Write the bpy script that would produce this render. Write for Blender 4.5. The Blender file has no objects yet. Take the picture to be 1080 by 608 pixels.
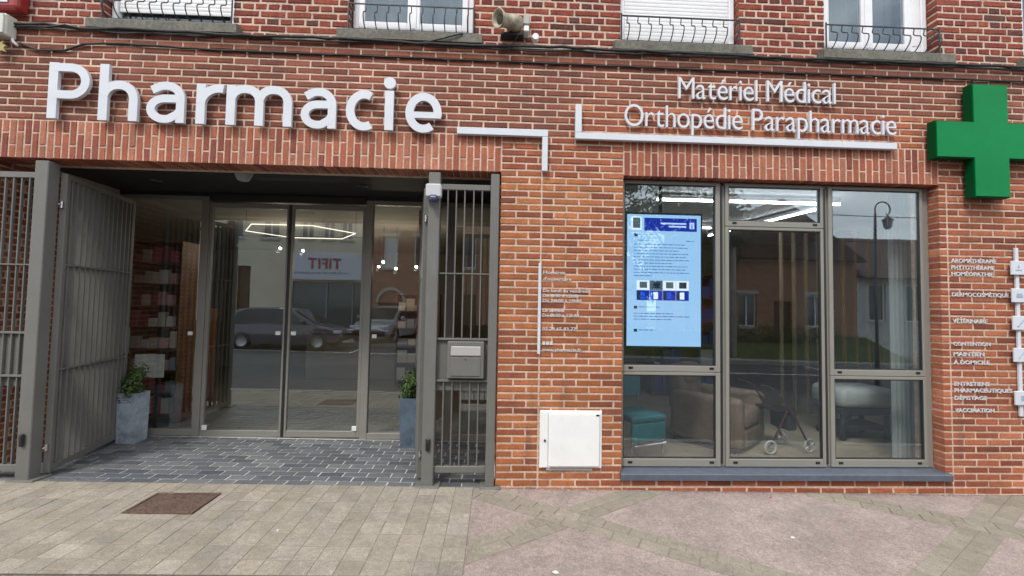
import bpy, bmesh, math, random
from mathutils import Vector, Matrix

rad = math.radians
rnd = random.Random(11)
scene = bpy.context.scene
COL = scene.collection

# ------------------------------------------------------------------ camera
CAM = Vector((0.0, -4.018, 1.680))
cd = bpy.data.cameras.new("camera"); cam = bpy.data.objects.new("camera", cd); COL.objects.link(cam)
cr_, cu_, cf_ = Vector((0.999077, -0.038942, 0.018136)), Vector((-0.019769, -0.041958, 0.998924)), Vector((0.038139, 0.99836, 0.042689))
m = Matrix((cr_, cu_, -cf_)).transposed().to_4x4(); m.translation = CAM
cam.matrix_world = m
cd.lens = 15.0; cd.sensor_width = 36.0; cd.clip_start = 0.05; cd.clip_end = 2000
scene.camera = cam

# ------------------------------------------------------------------ sky, sun, exposure
SUN_EL, SUN_AZ = rad(52), rad(208)          # azimuth from +Y clockwise: behind the camera, a little to its left
w = bpy.data.worlds.new("World"); scene.world = w; w.use_nodes = True
nt = w.node_tree; N = nt.nodes; L = nt.links; N.clear()
wo = N.new("ShaderNodeOutputWorld"); bg = N.new("ShaderNodeBackground"); bg.inputs[1].default_value = 0.125
sky = N.new("ShaderNodeTexSky"); sky.sky_type = 'NISHITA'; sky.sun_disc = False
sky.sun_elevation = SUN_EL; sky.sun_rotation = SUN_AZ; sky.air_density = 1.0; sky.dust_density = 3.0; sky.ozone_density = 1.0
tc = N.new("ShaderNodeTexCoord"); mp = N.new("ShaderNodeMapping"); mp.inputs['Scale'].default_value = (1.2, 1.2, 4.2)
nz = N.new("ShaderNodeTexNoise"); nz.inputs['Scale'].default_value = 2.1; nz.inputs['Detail'].default_value = 8; nz.inputs['Roughness'].default_value = 0.6
rp = N.new("ShaderNodeValToRGB"); rp.color_ramp.elements[0].position = 0.30; rp.color_ramp.elements[1].position = 0.60
rp.color_ramp.elements[0].color = (4.0, 4.6, 5.6, 1); rp.color_ramp.elements[1].color = (9.5, 9.6, 9.8, 1)
rp2 = N.new("ShaderNodeValToRGB"); rp2.color_ramp.elements[0].position = 0.33; rp2.color_ramp.elements[1].position = 0.44
rp2.color_ramp.elements[0].color = (0.45, 0.45, 0.45, 1); rp2.color_ramp.elements[1].color = (1, 1, 1, 1)
mx = N.new("ShaderNodeMixRGB")
L.new(tc.outputs['Generated'], mp.inputs[0]); L.new(mp.outputs[0], nz.inputs[0]); L.new(nz.outputs[0], rp.inputs[0]); L.new(nz.outputs[0], rp2.inputs[0])
L.new(rp2.outputs[0], mx.inputs[0]); L.new(sky.outputs[0], mx.inputs[1]); L.new(rp.outputs[0], mx.inputs[2])
L.new(mx.outputs[0], bg.inputs[0]); L.new(bg.outputs[0], wo.inputs[0])
sl = bpy.data.lights.new("sun", 'SUN'); sl.energy = 1.5; sl.angle = rad(12); sl.color = (1.0, 0.95, 0.88)
so = bpy.data.objects.new("sun", sl); COL.objects.link(so)
sd = Vector((math.sin(SUN_AZ) * math.cos(SUN_EL), math.cos(SUN_AZ) * math.cos(SUN_EL), math.sin(SUN_EL)))
so.rotation_euler = (-sd).to_track_quat('-Z', 'Y').to_euler(); so.location = sd * 40
vs = scene.view_settings; vs.view_transform = 'Standard'; vs.look = 'None'; vs.exposure = 0.80; vs.gamma = 1.0; vs.use_curve_mapping = False
scene.render.engine = 'CYCLES'
scene.cycles.max_bounces = 10; scene.cycles.transparent_max_bounces = 24; scene.cycles.use_denoising = True
scene.cycles.sample_clamp_indirect = 6.0

# ------------------------------------------------------------------ helpers
WL = {}                                       # world offset of translated-only parents

def base(o, n_parent=None):
    return WL.get(o.name if o else None, Vector((0, 0, 0)))

def link(o, parent=None):
    COL.objects.link(o)
    if parent is not None: o.parent = parent
    return o

def tag(o, label=None, cat=None, group=None, kind=None):
    if label: o['label'] = label
    if cat: o['category'] = cat
    if group: o['group'] = group
    if kind: o['kind'] = kind
    return o

def thing(name, label, cat, loc=(0, 0, 0), rotz=0.0, group=None):
    o = bpy.data.objects.new(name, None); COL.objects.link(o); o.empty_display_size = 0.1
    o.location = loc; o.rotation_euler = (0, 0, rotz)
    if rotz == 0.0: WL[o.name] = Vector(loc)
    return tag(o, label, cat, group)

class MB:
    """collects shapes; build() links them as one mesh object"""
    def __init__(s): s.v = []; s.f = []; s.c = []
    def add(s, vs_, fs, col=None):
        o = len(s.v); s.v += [tuple(p) for p in vs_]
        for f in fs: s.f.append(tuple(o + i for i in f)); s.c.append(col)
        return s
    def box(s, x0, x1, y0, y1, z0, z1, col=None):
        return s.add([(x0,y0,z0),(x1,y0,z0),(x1,y1,z0),(x0,y1,z0),(x0,y0,z1),(x1,y0,z1),(x1,y1,z1),(x0,y1,z1)],
                     [(0,3,2,1),(4,5,6,7),(0,1,5,4),(1,2,6,5),(2,3,7,6),(3,0,4,7)], col)
    def cbox(s, x0, x1, y0, y1, z0, z1, b=0.005, col=None):
        """box with bevelled edges"""
        b = min(b, (x1-x0)*.45, (y1-y0)*.45, (z1-z0)*.45)
        bm = bmesh.new(); bmesh.ops.create_cube(bm, size=1)
        for q in bm.verts: q.co = Vector(((x0+x1)/2 + q.co.x*(x1-x0), (y0+y1)/2 + q.co.y*(y1-y0), (z0+z1)/2 + q.co.z*(z1-z0)))
        bmesh.ops.bevel(bm, geom=list(bm.edges), offset=b, segments=2 if b > .012 else 1, affect='EDGES', profile=.5)
        return s.frombm(bm, col)
    def frombm(s, bm, col=None):
        bm.verts.index_update()
        s.add([q.co[:] for q in bm.verts], [[q.index for q in f.verts] for f in bm.faces], col); bm.free(); return s
    def tube(s, pts, r, n=8, caps=True, col=None):
        pts = [Vector(q) for q in pts]; rs = r if isinstance(r, (list, tuple)) else [r]*len(pts)
        vs_ = []; fs = []; ref = None
        for i, q in enumerate(pts):
            t = (pts[min(i+1, len(pts)-1)] - pts[max(i-1, 0)])
            t = t.normalized() if t.length > 1e-9 else Vector((0, 0, 1))
            if ref is None: ref = Vector((1, 0, 0)) if abs(t.x) < .8 else Vector((0, 1, 0))
            a = (ref - t*ref.dot(t)); a = a.normalized() if a.length > 1e-6 else t.orthogonal().normalized()
            ref = a; b = t.cross(a)
            for k in range(n):
                an = 2*math.pi*k/n; vs_.append(q + (a*math.cos(an) + b*math.sin(an))*rs[i])
        for i in range(len(pts)-1):
            for k in range(n): fs.append((i*n+k, i*n+(k+1) % n, (i+1)*n+(k+1) % n, (i+1)*n+k))
        if caps: fs.append(tuple(range(n-1, -1, -1))); fs.append(tuple((len(pts)-1)*n+k for k in range(n)))
        return s.add(vs_, fs, col)
    def lathe(s, prof, n=20, mat=None, col=None):
        mat = mat or Matrix.Identity(4); vs_ = []; fs = []
        for r, z in prof:
            for k in range(n): an = 2*math.pi*k/n; vs_.append(mat @ Vector((r*math.cos(an), r*math.sin(an), z)))
        for i in range(len(prof)-1):
            for k in range(n): fs.append((i*n+k, i*n+(k+1) % n, (i+1)*n+(k+1) % n, (i+1)*n+k))
        return s.add(vs_, fs, col)
    def prism(s, poly, d0, d1, axis='y', col=None):
        """poly in the plane normal to axis, swept from d0 to d1"""
        def P(a, b, d): return (a, d, b) if axis == 'y' else ((d, a, b) if axis == 'x' else (a, b, d))
        n = len(poly); vs_ = [P(a, b, d0) for a, b in poly] + [P(a, b, d1) for a, b in poly]
        fs = [tuple(range(n)), tuple(range(2*n-1, n-1, -1))] + [(i, (i+1) % n, n+(i+1) % n, n+i) for i in range(n)]
        return s.add(vs_, fs, col)
    def mesh(s, name, mat, off=Vector((0, 0, 0)), smooth=False, smooth_angle=None):
        me = bpy.data.meshes.new(name); me.from_pydata([(a-off[0], b-off[1], c-off[2]) for a, b, c in s.v], [], s.f)
        if any(c is not None for c in s.c):
            at = me.color_attributes.new("tint", 'FLOAT_COLOR', 'CORNER'); k = 0; buf = []
            for f, c in zip(s.f, s.c):
                cc = (*(c or (1, 1, 1)), 1.0); buf += list(cc)*len(f)
            at.data.foreach_set("color", buf)
        me.materials.append(mat)
        if smooth: me.polygons.foreach_set("use_smooth", [True]*len(me.polygons))
        me.update()
        if smooth_angle is not None: 
            me.polygons.foreach_set("use_smooth", [True]*len(me.polygons))
            me.set_sharp_from_angle(angle=smooth_angle)
        return me
    def build(s, name, mat, parent=None, smooth=False, sa=None, local=False):
        off = Vector((0, 0, 0)) if (local or parent is None) else WL.get(parent.name, Vector((0, 0, 0)))
        o = bpy.data.objects.new(name, s.mesh(name, mat, off, smooth, sa)); link(o, parent)
        WL[o.name] = off
        return o

def slab(mb, x0, x1, z0, z1, y0, y1, holes):
    """wall slab in the xz plane with rectangular holes (hx0,hx1,hz0,hz1)"""
    xs = sorted({x0, x1, *[min(max(h[0], x0), x1) for h in holes], *[min(max(h[1], x0), x1) for h in holes]})
    zs = sorted({z0, z1, *[min(max(h[2], z0), z1) for h in holes], *[min(max(h[3], z0), z1) for h in holes]})
    def solid(i, j):
        if i < 0 or j < 0 or i >= len(xs)-1 or j >= len(zs)-1: return False
        cx, cz = (xs[i]+xs[i+1])/2, (zs[j]+zs[j+1])/2
        return not any(h[0] < cx < h[1] and h[2] < cz < h[3] for h in holes)
    for i in range(len(xs)-1):
        for j in range(len(zs)-1):
            if not solid(i, j): continue
            a, b, c, d = xs[i], xs[i+1], zs[j], zs[j+1]
            mb.add([(a,y0,c),(b,y0,c),(b,y0,d),(a,y0,d)], [(0,1,2,3)]); mb.add([(a,y1,c),(b,y1,c),(b,y1,d),(a,y1,d)], [(3,2,1,0)])
            if not solid(i-1, j): mb.add([(a,y0,c),(a,y1,c),(a,y1,d),(a,y0,d)], [(0,1,2,3)])
            if not solid(i+1, j): mb.add([(b,y0,c),(b,y1,c),(b,y1,d),(b,y0,d)], [(3,2,1,0)])
            if not solid(i, j-1): mb.add([(a,y0,c),(b,y0,c),(b,y1,c),(a,y1,c)], [(3,2,1,0)])
            if not solid(i, j+1): mb.add([(a,y0,d),(b,y0,d),(b,y1,d),(a,y1,d)], [(0,1,2,3)])
    return mb

# ------------------------------------------------------------------ materials
MAT = {}
def mat(name, color, rough=0.6, metal=0.0, noise=None, bump=None, tint=False, spec=0.5, coat=0.0, dirt=None, emit=None, trans=0.0):
    """principled; noise=(scale, low, high) multiplies the colour; bump=(scale, strength, distance); dirt=(scale, colour, threshold, amount)"""
    if name in MAT: return MAT[name]
    ma = bpy.data.materials.new(name); ma.use_nodes = True; t = ma.node_tree; n = t.nodes; l = t.links
    b = n['Principled BSDF']; b.inputs['Roughness'].default_value = rough; b.inputs['Metallic'].default_value = metal
    b.inputs['Specular IOR Level'].default_value = spec; b.inputs['Coat Weight'].default_value = coat
    b.inputs['Base Color'].default_value = (*color, 1)
    co = n.new('ShaderNodeNewGeometry').outputs['Position']
    cur = None
    if tint:
        at = n.new('ShaderNodeAttribute'); at.attribute_name = 'tint'; cur = at.outputs['Color']
    else:
        rgb = n.new('ShaderNodeRGB'); rgb.outputs[0].default_value = (*color, 1); cur = rgb.outputs[0]
    for nn in (noise if isinstance(noise, list) else [noise] if noise else []):
        tx = n.new('ShaderNodeTexNoise'); tx.inputs['Scale'].default_value = nn[0]; tx.inputs['Detail'].default_value = 6; tx.inputs['Roughness'].default_value = 0.65
        l.new(co, tx.inputs['Vector'])
        mr = n.new('ShaderNodeMapRange'); mr.inputs['From Min'].default_value = .3; mr.inputs['From Max'].default_value = .7
        mr.inputs['To Min'].default_value = nn[1]; mr.inputs['To Max'].default_value = nn[2]; l.new(tx.outputs[0], mr.inputs[0])
        vm = n.new('ShaderNodeVectorMath'); vm.operation = 'SCALE'; l.new(cur, vm.inputs[0]); l.new(mr.outputs[0], vm.inputs['Scale']); cur = vm.outputs[0]
    for dd in (dirt if isinstance(dirt, list) else [dirt] if dirt else []):
        tx = n.new('ShaderNodeTexNoise'); tx.inputs['Scale'].default_value = dd[0]; tx.inputs['Detail'].default_value = 7; tx.inputs['Roughness'].default_value = 0.7
        if len(dd) > 4:
            ms = n.new('ShaderNodeMapping'); ms.inputs['Scale'].default_value = (1, 1, dd[4]); l.new(co, ms.inputs[0]); l.new(ms.outputs[0], tx.inputs['Vector'])
        else: l.new(co, tx.inputs['Vector'])
        mr = n.new('ShaderNodeMapRange'); mr.inputs['From Min'].default_value = dd[2]; mr.inputs['From Max'].default_value = dd[2]+.14
        mr.inputs['To Min'].default_value = 0; mr.inputs['To Max'].default_value = dd[3]; l.new(tx.outputs[0], mr.inputs[0])
        mi = n.new('ShaderNodeMixRGB'); l.new(mr.outputs[0], mi.inputs[0]); l.new(cur, mi.inputs[1]); mi.inputs[2].default_value = (*dd[1], 1); cur = mi.outputs[0]
    l.new(cur, b.inputs['Base Color'])
    for bb in (bump if isinstance(bump, list) else [bump] if bump else []):
        tx = n.new('ShaderNodeTexNoise'); tx.inputs['Scale'].default_value = bb[0]; tx.inputs['Detail'].default_value = 5; l.new(co, tx.inputs['Vector'])
        bp = n.new('ShaderNodeBump'); bp.inputs['Strength'].default_value = bb[1]; bp.inputs['Distance'].default_value = bb[2]; l.new(tx.outputs[0], bp.inputs['Height'])
        l.new(bp.outputs[0], b.inputs['Normal'])
    if emit: b.inputs['Emission Color'].default_value = (*emit[0], 1); b.inputs['Emission Strength'].default_value = emit[1]
    MAT[name] = ma
    return ma

def glassmat(name, f0=0.06, tint=(0.86, 0.89, 0.88)):
    ma = bpy.data.materials.new(name); ma.use_nodes = True; t = ma.node_tree; n = t.nodes; l = t.links; n.clear()
    out = n.new('ShaderNodeOutputMaterial'); tr = n.new('ShaderNodeBsdfTransparent'); tr.inputs[0].default_value = (*tint, 1)
    gl = n.new('ShaderNodeBsdfGlossy'); gl.inputs['Roughness'].default_value = 0.0; gl.inputs[0].default_value = (.80, .92, 1, 1)
    lw = n.new('ShaderNodeLayerWeight'); lw.inputs[0].default_value = .5
    pw = n.new('ShaderNodeMath'); pw.operation = 'POWER'; pw.inputs[1].default_value = 5; l.new(lw.outputs['Facing'], pw.inputs[0])
    ma_ = n.new('ShaderNodeMath'); ma_.operation = 'MULTIPLY_ADD'; ma_.inputs[1].default_value = 1-f0; ma_.inputs[2].default_value = f0; l.new(pw.outputs[0], ma_.inputs[0])
    mi = n.new('ShaderNodeMixShader'); l.new(ma_.outputs[0], mi.inputs[0]); l.new(tr.outputs[0], mi.inputs[1]); l.new(gl.outputs[0], mi.inputs[2])
    tx = n.new('ShaderNodeTexNoise'); tx.inputs['Scale'].default_value = 1.3; ge = n.new('ShaderNodeNewGeometry'); l.new(ge.outputs['Position'], tx.inputs['Vector'])
    bp = n.new('ShaderNodeBump'); bp.inputs['Strength'].default_value = .05; bp.inputs['Distance'].default_value = .01; l.new(tx.outputs[0], bp.inputs['Height']); l.new(bp.outputs[0], gl.inputs['Normal'])
    l.new(mi.outputs[0], out.inputs[0]); MAT[name] = ma
    return ma

def emitmat(name, color, strength):
    ma = bpy.data.materials.new(name); ma.use_nodes = True; n = ma.node_tree.nodes; n.clear()
    out = n.new('ShaderNodeOutputMaterial'); e = n.new('ShaderNodeEmission'); e.inputs[0].default_value = (*color, 1); e.inputs[1].default_value = strength
    ma.node_tree.links.new(e.outputs[0], out.inputs[0]); MAT[name] = ma
    return ma

M_brick = mat('brick_clay', (.3,.1,.06), .88, tint=True, noise=[(55, .70, 1.25), (9, .85, 1.14), (1.1, .82, 1.14)], bump=[(140, .6, .005)], dirt=[(23, (.45,.32,.25), .60, .38), (4.0, (.07,.05,.045), .58, .38), (60, (.06,.04,.035), .66, .5), (5.0, (.075,.05,.042), .57, .42, .14)], spec=.25)
M_brick_old = mat('brick_old_clay', (.3,.08,.05), .9, tint=True, noise=[(42, .62, 1.28), (7, .85, 1.15)], bump=[(110, .7, .005)], dirt=[(17, (.40,.28,.22), .60, .45), (5, (.05,.04,.04), .58, .35)], spec=.2)
M_mortar = mat('mortar', (.60,.45,.355), .95, noise=[(60, .75, 1.2), (1.1, .80, 1.15), (11, .80, 1.18)], bump=(160, .5, .003), dirt=[(3.1, (.30,.22,.18), .55, .55), (16, (.33,.24,.19), .60, .5), (5.0, (.20,.15,.125), .57, .5, .14)], spec=.15)
M_mortar_old = mat('mortar_old', (.60,.47,.385), .95, noise=[(45, .7, 1.2), (1.5, .78, 1.15), (9, .8, 1.15)], bump=(120, .6, .004), dirt=(4.2, (.24,.19,.17), .56, .55), spec=.15)
M_gate = mat('gate_paint', (.142,.141,.130), .5, noise=[(3, .90, 1.08), (80, .94, 1.06)], bump=(300, .08, .001), dirt=[(14, (.10,.09,.08), .62, .4), (6, (.24,.23,.21), .60, .35, .2)])
M_alu = mat('taupe_aluminium', (.235,.230,.205), .42, noise=[(2.5, .93, 1.05)], bump=(400, .05, .0006), dirt=(19, (.14,.13,.12), .68, .3))
M_alu_dark = mat('dark_gasket', (.02,.02,.021), .5)
M_glass = glassmat('shop_glass', .115, (.95,.965,.955))
M_glass_door = glassmat('door_glass', .15, (.95,.965,.955))
M_glass_up = glassmat('upper_glass', .09, (.80,.83,.84))
M_white_letter = mat('white_letter', (.60,.635,.69), .38, noise=(6, .95, 1.03))
M_white_plastic = mat('white_plastic', (.78,.79,.79), .4, noise=(4, .95, 1.03), dirt=(9, (.55,.52,.48), .63, .35))
M_pvc = mat('white_pvc', (.74,.75,.78), .4, noise=(5, .94, 1.04), dirt=(7, (.45,.43,.41), .64, .4))
M_shutter = mat('shutter_slat', (.74,.75,.76), .45, noise=(8, .93, 1.04), dirt=(6, (.52,.50,.46), .60, .5))
M_iron = mat('black_iron', (.03,.03,.033), .5, noise=(60, .7, 1.3))
M_green = mat('green_panel', (.0,.20,.055), .5, spec=.12, noise=[(2.2, .85, 1.1), (40, .95, 1.05)], coat=.0)
M_green_side = mat('green_rim', (.0,.055,.014), .5, spec=.12, noise=(5, .9, 1.1))
M_concrete = mat('sill_concrete', (.15,.145,.12), .9, noise=[(30, .6, 1.35), (5, .7, 1.25)], bump=(90, .6, .004), dirt=[(6, (.10,.105,.08), .55, .7)])
M_bluestone = mat('blue_sill', (.085,.10,.13), .45, noise=(14, .85, 1.15), dirt=(8, (.2,.2,.21), .62, .4))
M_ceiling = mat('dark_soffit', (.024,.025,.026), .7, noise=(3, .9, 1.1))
M_wood = mat('brown_wood', (.20,.085,.035), .5, noise=[(6, .7, 1.25), (40, .85, 1.1)])
M_black = mat('black_plastic', (.012,.012,.013), .4)
M_chrome = mat('chrome', (.62,.63,.64), .18, 1.0)
M_steel = mat('galvanised', (.42,.43,.44), .4, .8, noise=(40, .8, 1.15))
M_cable = mat('cable_rubber', (.022,.020,.019), .7, noise=(20, .6, 1.6))

# ------------------------------------------------------------------ ground
def gz(x, y):                                   # the street falls gently to the right, the pavement falls to the kerb
    return -0.0125*x + (0.012*y if y < 0 else -0.014*y)

M_asphalt = mat('asphalt', (.062,.062,.064), .9, noise=[(70, .6, 1.4), (1.1, .85, 1.15)], bump=(120, .8, .006), dirt=(.8, (.11,.105,.10), .52, .5))
M_kerb = mat('kerb_stone', (.27,.26,.24), .85, noise=[(50, .75, 1.2), (3, .9, 1.1)], bump=(80, .5, .004), dirt=(5, (.13,.12,.11), .58, .5))
M_pink = mat('pink_concrete', (.308,.250,.228), .92, noise=[(130, .55, 1.42), (34, .78, 1.22), (7, .84, 1.14), (1.3, .84, 1.14)], bump=(170, .7, .004), dirt=[(2.2, (.21,.185,.168), .54, .55), (38, (.48,.45,.42), .67, .5), (11, (.19,.165,.15), .66, .45)], spec=.2)
M_paver = mat('tan_paver', (.36,.31,.25), .92, tint=True, noise=[(110, .66, 1.30), (28, .84, 1.16), (6, .88, 1.1), (1.3, .88, 1.1)], bump=(150, .6, .003), dirt=[(1.4, (.225,.205,.165), .50, .6), (5.5, (.22,.198,.16), .56, .5), (34, (.50,.47,.42), .67, .6), (13, (.17,.15,.125), .64, .5)], spec=.2)
M_bed = mat('paver_joint_sand', (.215,.192,.155), .95, noise=(60, .7, 1.3))
M_sett = mat('slate_sett', (.1,.11,.13), .62, tint=True, noise=[(60, .75, 1.25), (14, .88, 1.12)], bump=(80, .5, .003), dirt=[(16, (.34,.35,.36), .64, .35)])
M_sett_joint = mat('sett_joint', (.56,.56,.55), .95, noise=(60, .75, 1.2))

def sheet(name, x0, x1, y0, y1, dz, mt, kind='structure', parent=None, nx=2):
    mb = MB(); xs = [x0+(x1-x0)*i/nx for i in range(nx+1)]
    vs_ = [(x, y, gz(x, y)+dz) for y in (y0, y1) for x in xs]
    mb.add(vs_, [(i, i+1, nx+2+i, nx+1+i) for i in range(nx)])
    return tag(mb.build(name, mt, parent), kind=kind)

KERB = -1.275
gnd = MB(); gnd.add([(-400,-400,-.9),(400,-400,-.9),(400,400,-.9),(-400,400,-.9)], [(0,1,2,3)])
tag(gnd.build('ground', mat('earth', (.12,.11,.08), .95, noise=(.3, .7, 1.3))), kind='structure')
# road falls slightly to the right as the street does
road = MB(); road.add([(-60,-10.9,.75-.14),(60,-10.9,-.75-.14),(60,KERB,-.75-.14),(-60,KERB,.75-.14)], [(0,1,2,3)])
road = tag(road.build('road', M_asphalt), kind='structure')
far_pav = MB()
far_pav.add([(-60,-40,.75),(60,-40,-.75),(60,-10.9,-.75),(-60,-10.9,.75)], [(0,1,2,3)])
far_pav = tag(far_pav.build('far_pavement', mat('far_paving', (.30,.28,.25), .9, noise=[(40,.8,1.2),(1.5,.85,1.15)])), kind='structure')
fk = MB()
for i in range(60):
    x = -30+i; fk.cbox(x+.004, x+.996, -10.9, -10.75, -.0125*x-.3, -.0125*x+.006, .012)
tag(fk.build('far_kerb', M_kerb), kind='structure')
line = MB()
for x0 in (-16.0, -10.6, -5.2, .2, 5.6, 11.0):
    line.add([(x0,-10.7,-.0125*x0-.136),(x0+.12,-10.7,-.0125*x0-.136),(x0+.12,-8.6,-.0125*x0-.136),(x0,-8.6,-.0125*x0-.136)], [(0,1,2,3)])
    line.add([(x0-4.9,-8.6,-.0125*(x0-4.9)-.136),(x0+.12,-8.6,-.0125*x0-.136),(x0+.12,-8.48,-.0125*x0-.136),(x0-4.9,-8.48,-.0125*(x0-4.9)-.136)], [(0,1,2,3)])
tag(line.build('parking_markings', mat('road_paint', (.72,.72,.70), .7, noise=(30,.7,1.1))), kind='structure')

pavement = sheet('pavement', -12, 14, KERB, .04, 0.0, M_pink, nx=8)
# kerb stones, one by one
kerb = sheet('kerb', -12, 14, KERB-.01, KERB+.002, -.03, M_kerb, nx=4)
for i in range(14):
    x = -6 + i*.99
    mb = MB(); mb.cbox(x+.004, x+.984, KERB-.15, KERB-.012, -.3, .0, .012)
    o = mb.build('kerb_stone', M_kerb, kerb); o.location.z = gz(x+.5, KERB)+.004
# ---- pavers
def clip(poly, a, b, c):                       # keep a*x+b*y<=c
    out = []
    for i in range(len(poly)):
        p, q = poly[i], poly[(i+1) % len(poly)]
        dp, dq = a*p[0]+b*p[1]-c, a*q[0]+b*q[1]-c
        if dp <= 0: out.append(p)
        if (dp < 0) != (dq < 0) and abs(dp-dq) > 1e-9:
            t = dp/(dp-dq); out.append((p[0]+t*(q[0]-p[0]), p[1]+t*(q[1]-p[1])))
    return out

def area(poly): return abs(sum(poly[i][0]*poly[(i+1) % len(poly)][1]-poly[(i+1) % len(poly)][0]*poly[i][1] for i in range(len(poly))))/2

PAV_T = [tuple(a*b for a, b in zip(q, (1.05, 1.035, 1.03))) for q in [(.298,.272,.226),(.285,.261,.218),(.305,.276,.228),(.272,.251,.211),(.295,.266,.217),(.315,.288,.244),(.29,.262,.212)]]
def paver(poly, parent, mt, pal, top, name='paving_stone', depth=.03, inset=.003, wob=.0012, into=None):
    c = rnd.choice(pal); k = rnd.uniform(.91, 1.08); c = tuple(v*k for v in c)
    cx = sum(p[0] for p in poly)/len(poly); cy = sum(p[1] for p in poly)/len(poly)
    ins = []
    for p in poly:
        d = Vector((cx-p[0], cy-p[1])); d = d.normalized()*min(inset, d.length*.4); ins.append((p[0]+d.x, p[1]+d.y))
    dz = rnd.uniform(-wob, wob); tx, ty = rnd.uniform(-.012, .012), rnd.uniform(-.012, .012)
    n = len(poly)
    zt = lambda p, e: gz(p[0], p[1])+top+dz+tx*(p[0]-cx)+ty*(p[1]-cy)-e
    vs_ = [(*p, zt(p, 0)) for p in ins] + [(*p, zt(p, .004)) for p in poly] + [(*p, zt(p, depth)) for p in poly]
    fs = [tuple(range(n))] + [(i, (i+1) % n, n+(i+1) % n, n+i) for i in range(n)] + [(n+i, n+(i+1) % n, 2*n+(i+1) % n, 2*n+i) for i in range(n)]
    if into is not None: return into.add(vs_, fs, c)
    mb = MB(); mb.add(vs_, fs, c)
    return mb.build(name, mt, parent)

# tan paver field on the left, laid on a joint-sand bed
bed = MB()
bed.add([(x, y, gz(x, y)+.003) for x, y in ((-6.2, KERB), (-.17, KERB), (-.17, -.005), (-6.2, -.005))], [(0,1,2,3)])
bed.build('joint_bed', M_bed, pavement)
MANHOLE = (-2.84, -2.31, -.555, -.205)
px = .16; rest = MB()
for i in range(38):
    for j in range(8):
        x1 = -.172 - i*px; x0 = x1-px+.0028; y1 = -.008-j*.16; y0 = max(y1-.152, KERB+.004)
        if y1-y0 < .03: continue
        rects = [[(x0,y0),(x1,y0),(x1,y1),(x0,y1)]]
        a, b, c, d = MANHOLE
        if x0 < b and x1 > a and y0 < d and y1 > c:
            new = []
            r = rects[0]
            new.append(clip(r, 1, 0, a-.004)); new.append(clip(r, -1, 0, -b-.004))
            mid = clip(clip(r, -1, 0, -a+.004), 1, 0, b+.004)
            if mid: new.append(clip(mid, 0, 1, c-.004)); new.append(clip(mid, 0, -1, -d-.004))
            rects = [q for q in new if len(q) > 2 and area(q) > .0006]
        for q in rects: paver(q, pavement, M_paver, PAV_T, .0065, into=(rest if x1 < -4.25+.95*(-y1) else None))
tag(rest.build('paving_stones', M_paver, pavement), kind='stuff')
# diagonal paver strips crossing the pink concrete
STRIPS = [((.60, -.53), -31.0, -2.2, 2.2), ((.60, -.53), 32.0, -2.2, 2.2), ((4.03, -.60), -31.0, -1.2, 1.2), ((4.03, -.60), 31.0, -1.6, 1.6)]
for si, ((cx, cy), ang, l0, l1) in enumerate(STRIPS):
    ca, sa_ = math.cos(rad(ang)), math.sin(rad(ang))
    n = int((l1-l0)/.2)
    bedp = None
    for i in range(n):
        for r in (0, 1):
            u0 = l0+i*.2+(.1 if r else 0); u1 = u0+.195; v0, v1 = (-.125+r*.126, -.003+r*.126)
            poly = [(cx+u*ca-v*sa_, cy+u*sa_+v*ca) for u, v in ((u0,v0),(u1,v0),(u1,v1),(u0,v1))]
            poly = clip(poly, 0, 1, -.012); poly = clip(poly, 0, -1, -KERB-.006); poly = clip(poly, -1, 0, .158); 
            if len(poly) < 3: continue
            if si in (1, 3):                    # cut at the crossing strip
                (ox, oy), oang = STRIPS[si-1][0], rad(STRIPS[si-1][1]); nx_, ny_ = -math.sin(oang), math.cos(oang); off = nx_*ox+ny_*oy
                ps = [clip(poly, nx_, ny_, off-.132), clip(poly, -nx_, -ny_, -off-.132)]
            else: ps = [poly]
            for q in ps:
                if len(q) > 2 and area(q) > .0012: paver(q, pavement, M_paver, [(.258,.230,.184),(.272,.242,.196),(.262,.235,.190),(.280,.248,.202)], .0055, depth=.02, name='strip_paver')
# steel inspection cover
man = MB(); a, b, c, d = MANHOLE
mt_rust = mat('rusty_cover', (.13,.085,.065), .75, .3, noise=[(60,.5,1.6),(8,.8,1.2)], bump=(220, .9, .006), dirt=(26, (.30,.27,.23), .62, .5))
mh = thing('inspection_cover', 'rusty brown rectangular inspection cover let into the tan pavers', 'manhole cover', ((a+b)/2, (c+d)/2, gz(-2.6, -.3)))
f_ = MB()
zt = gz(-2.84, -.205)+.0005
for x0, x1, y0, y1 in ((a,b,c,c+.02),(a,b,d-.02,d),(a,a+.02,c+.021,d-.021),(b-.02,b,c+.021,d-.021)): f_.cbox(x0, x1, y0, y1, zt-.03, zt+.010, .002)
f_.build('frame', mt_rust, mh)
p_ = MB(); p_.cbox(a+.024, b-.024, c+.024, d-.024, zt-.03, zt+.005, .002)
for i in range(11):
    for j in range(6):
        x = a+.05+i*.045; y = c+.05+j*.052
        p_.cbox(x-.012, x+.012, y-.004, y+.004, zt+.004, zt+.0085, .001)
p_.build('lid', mt_rust, mh)

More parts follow.
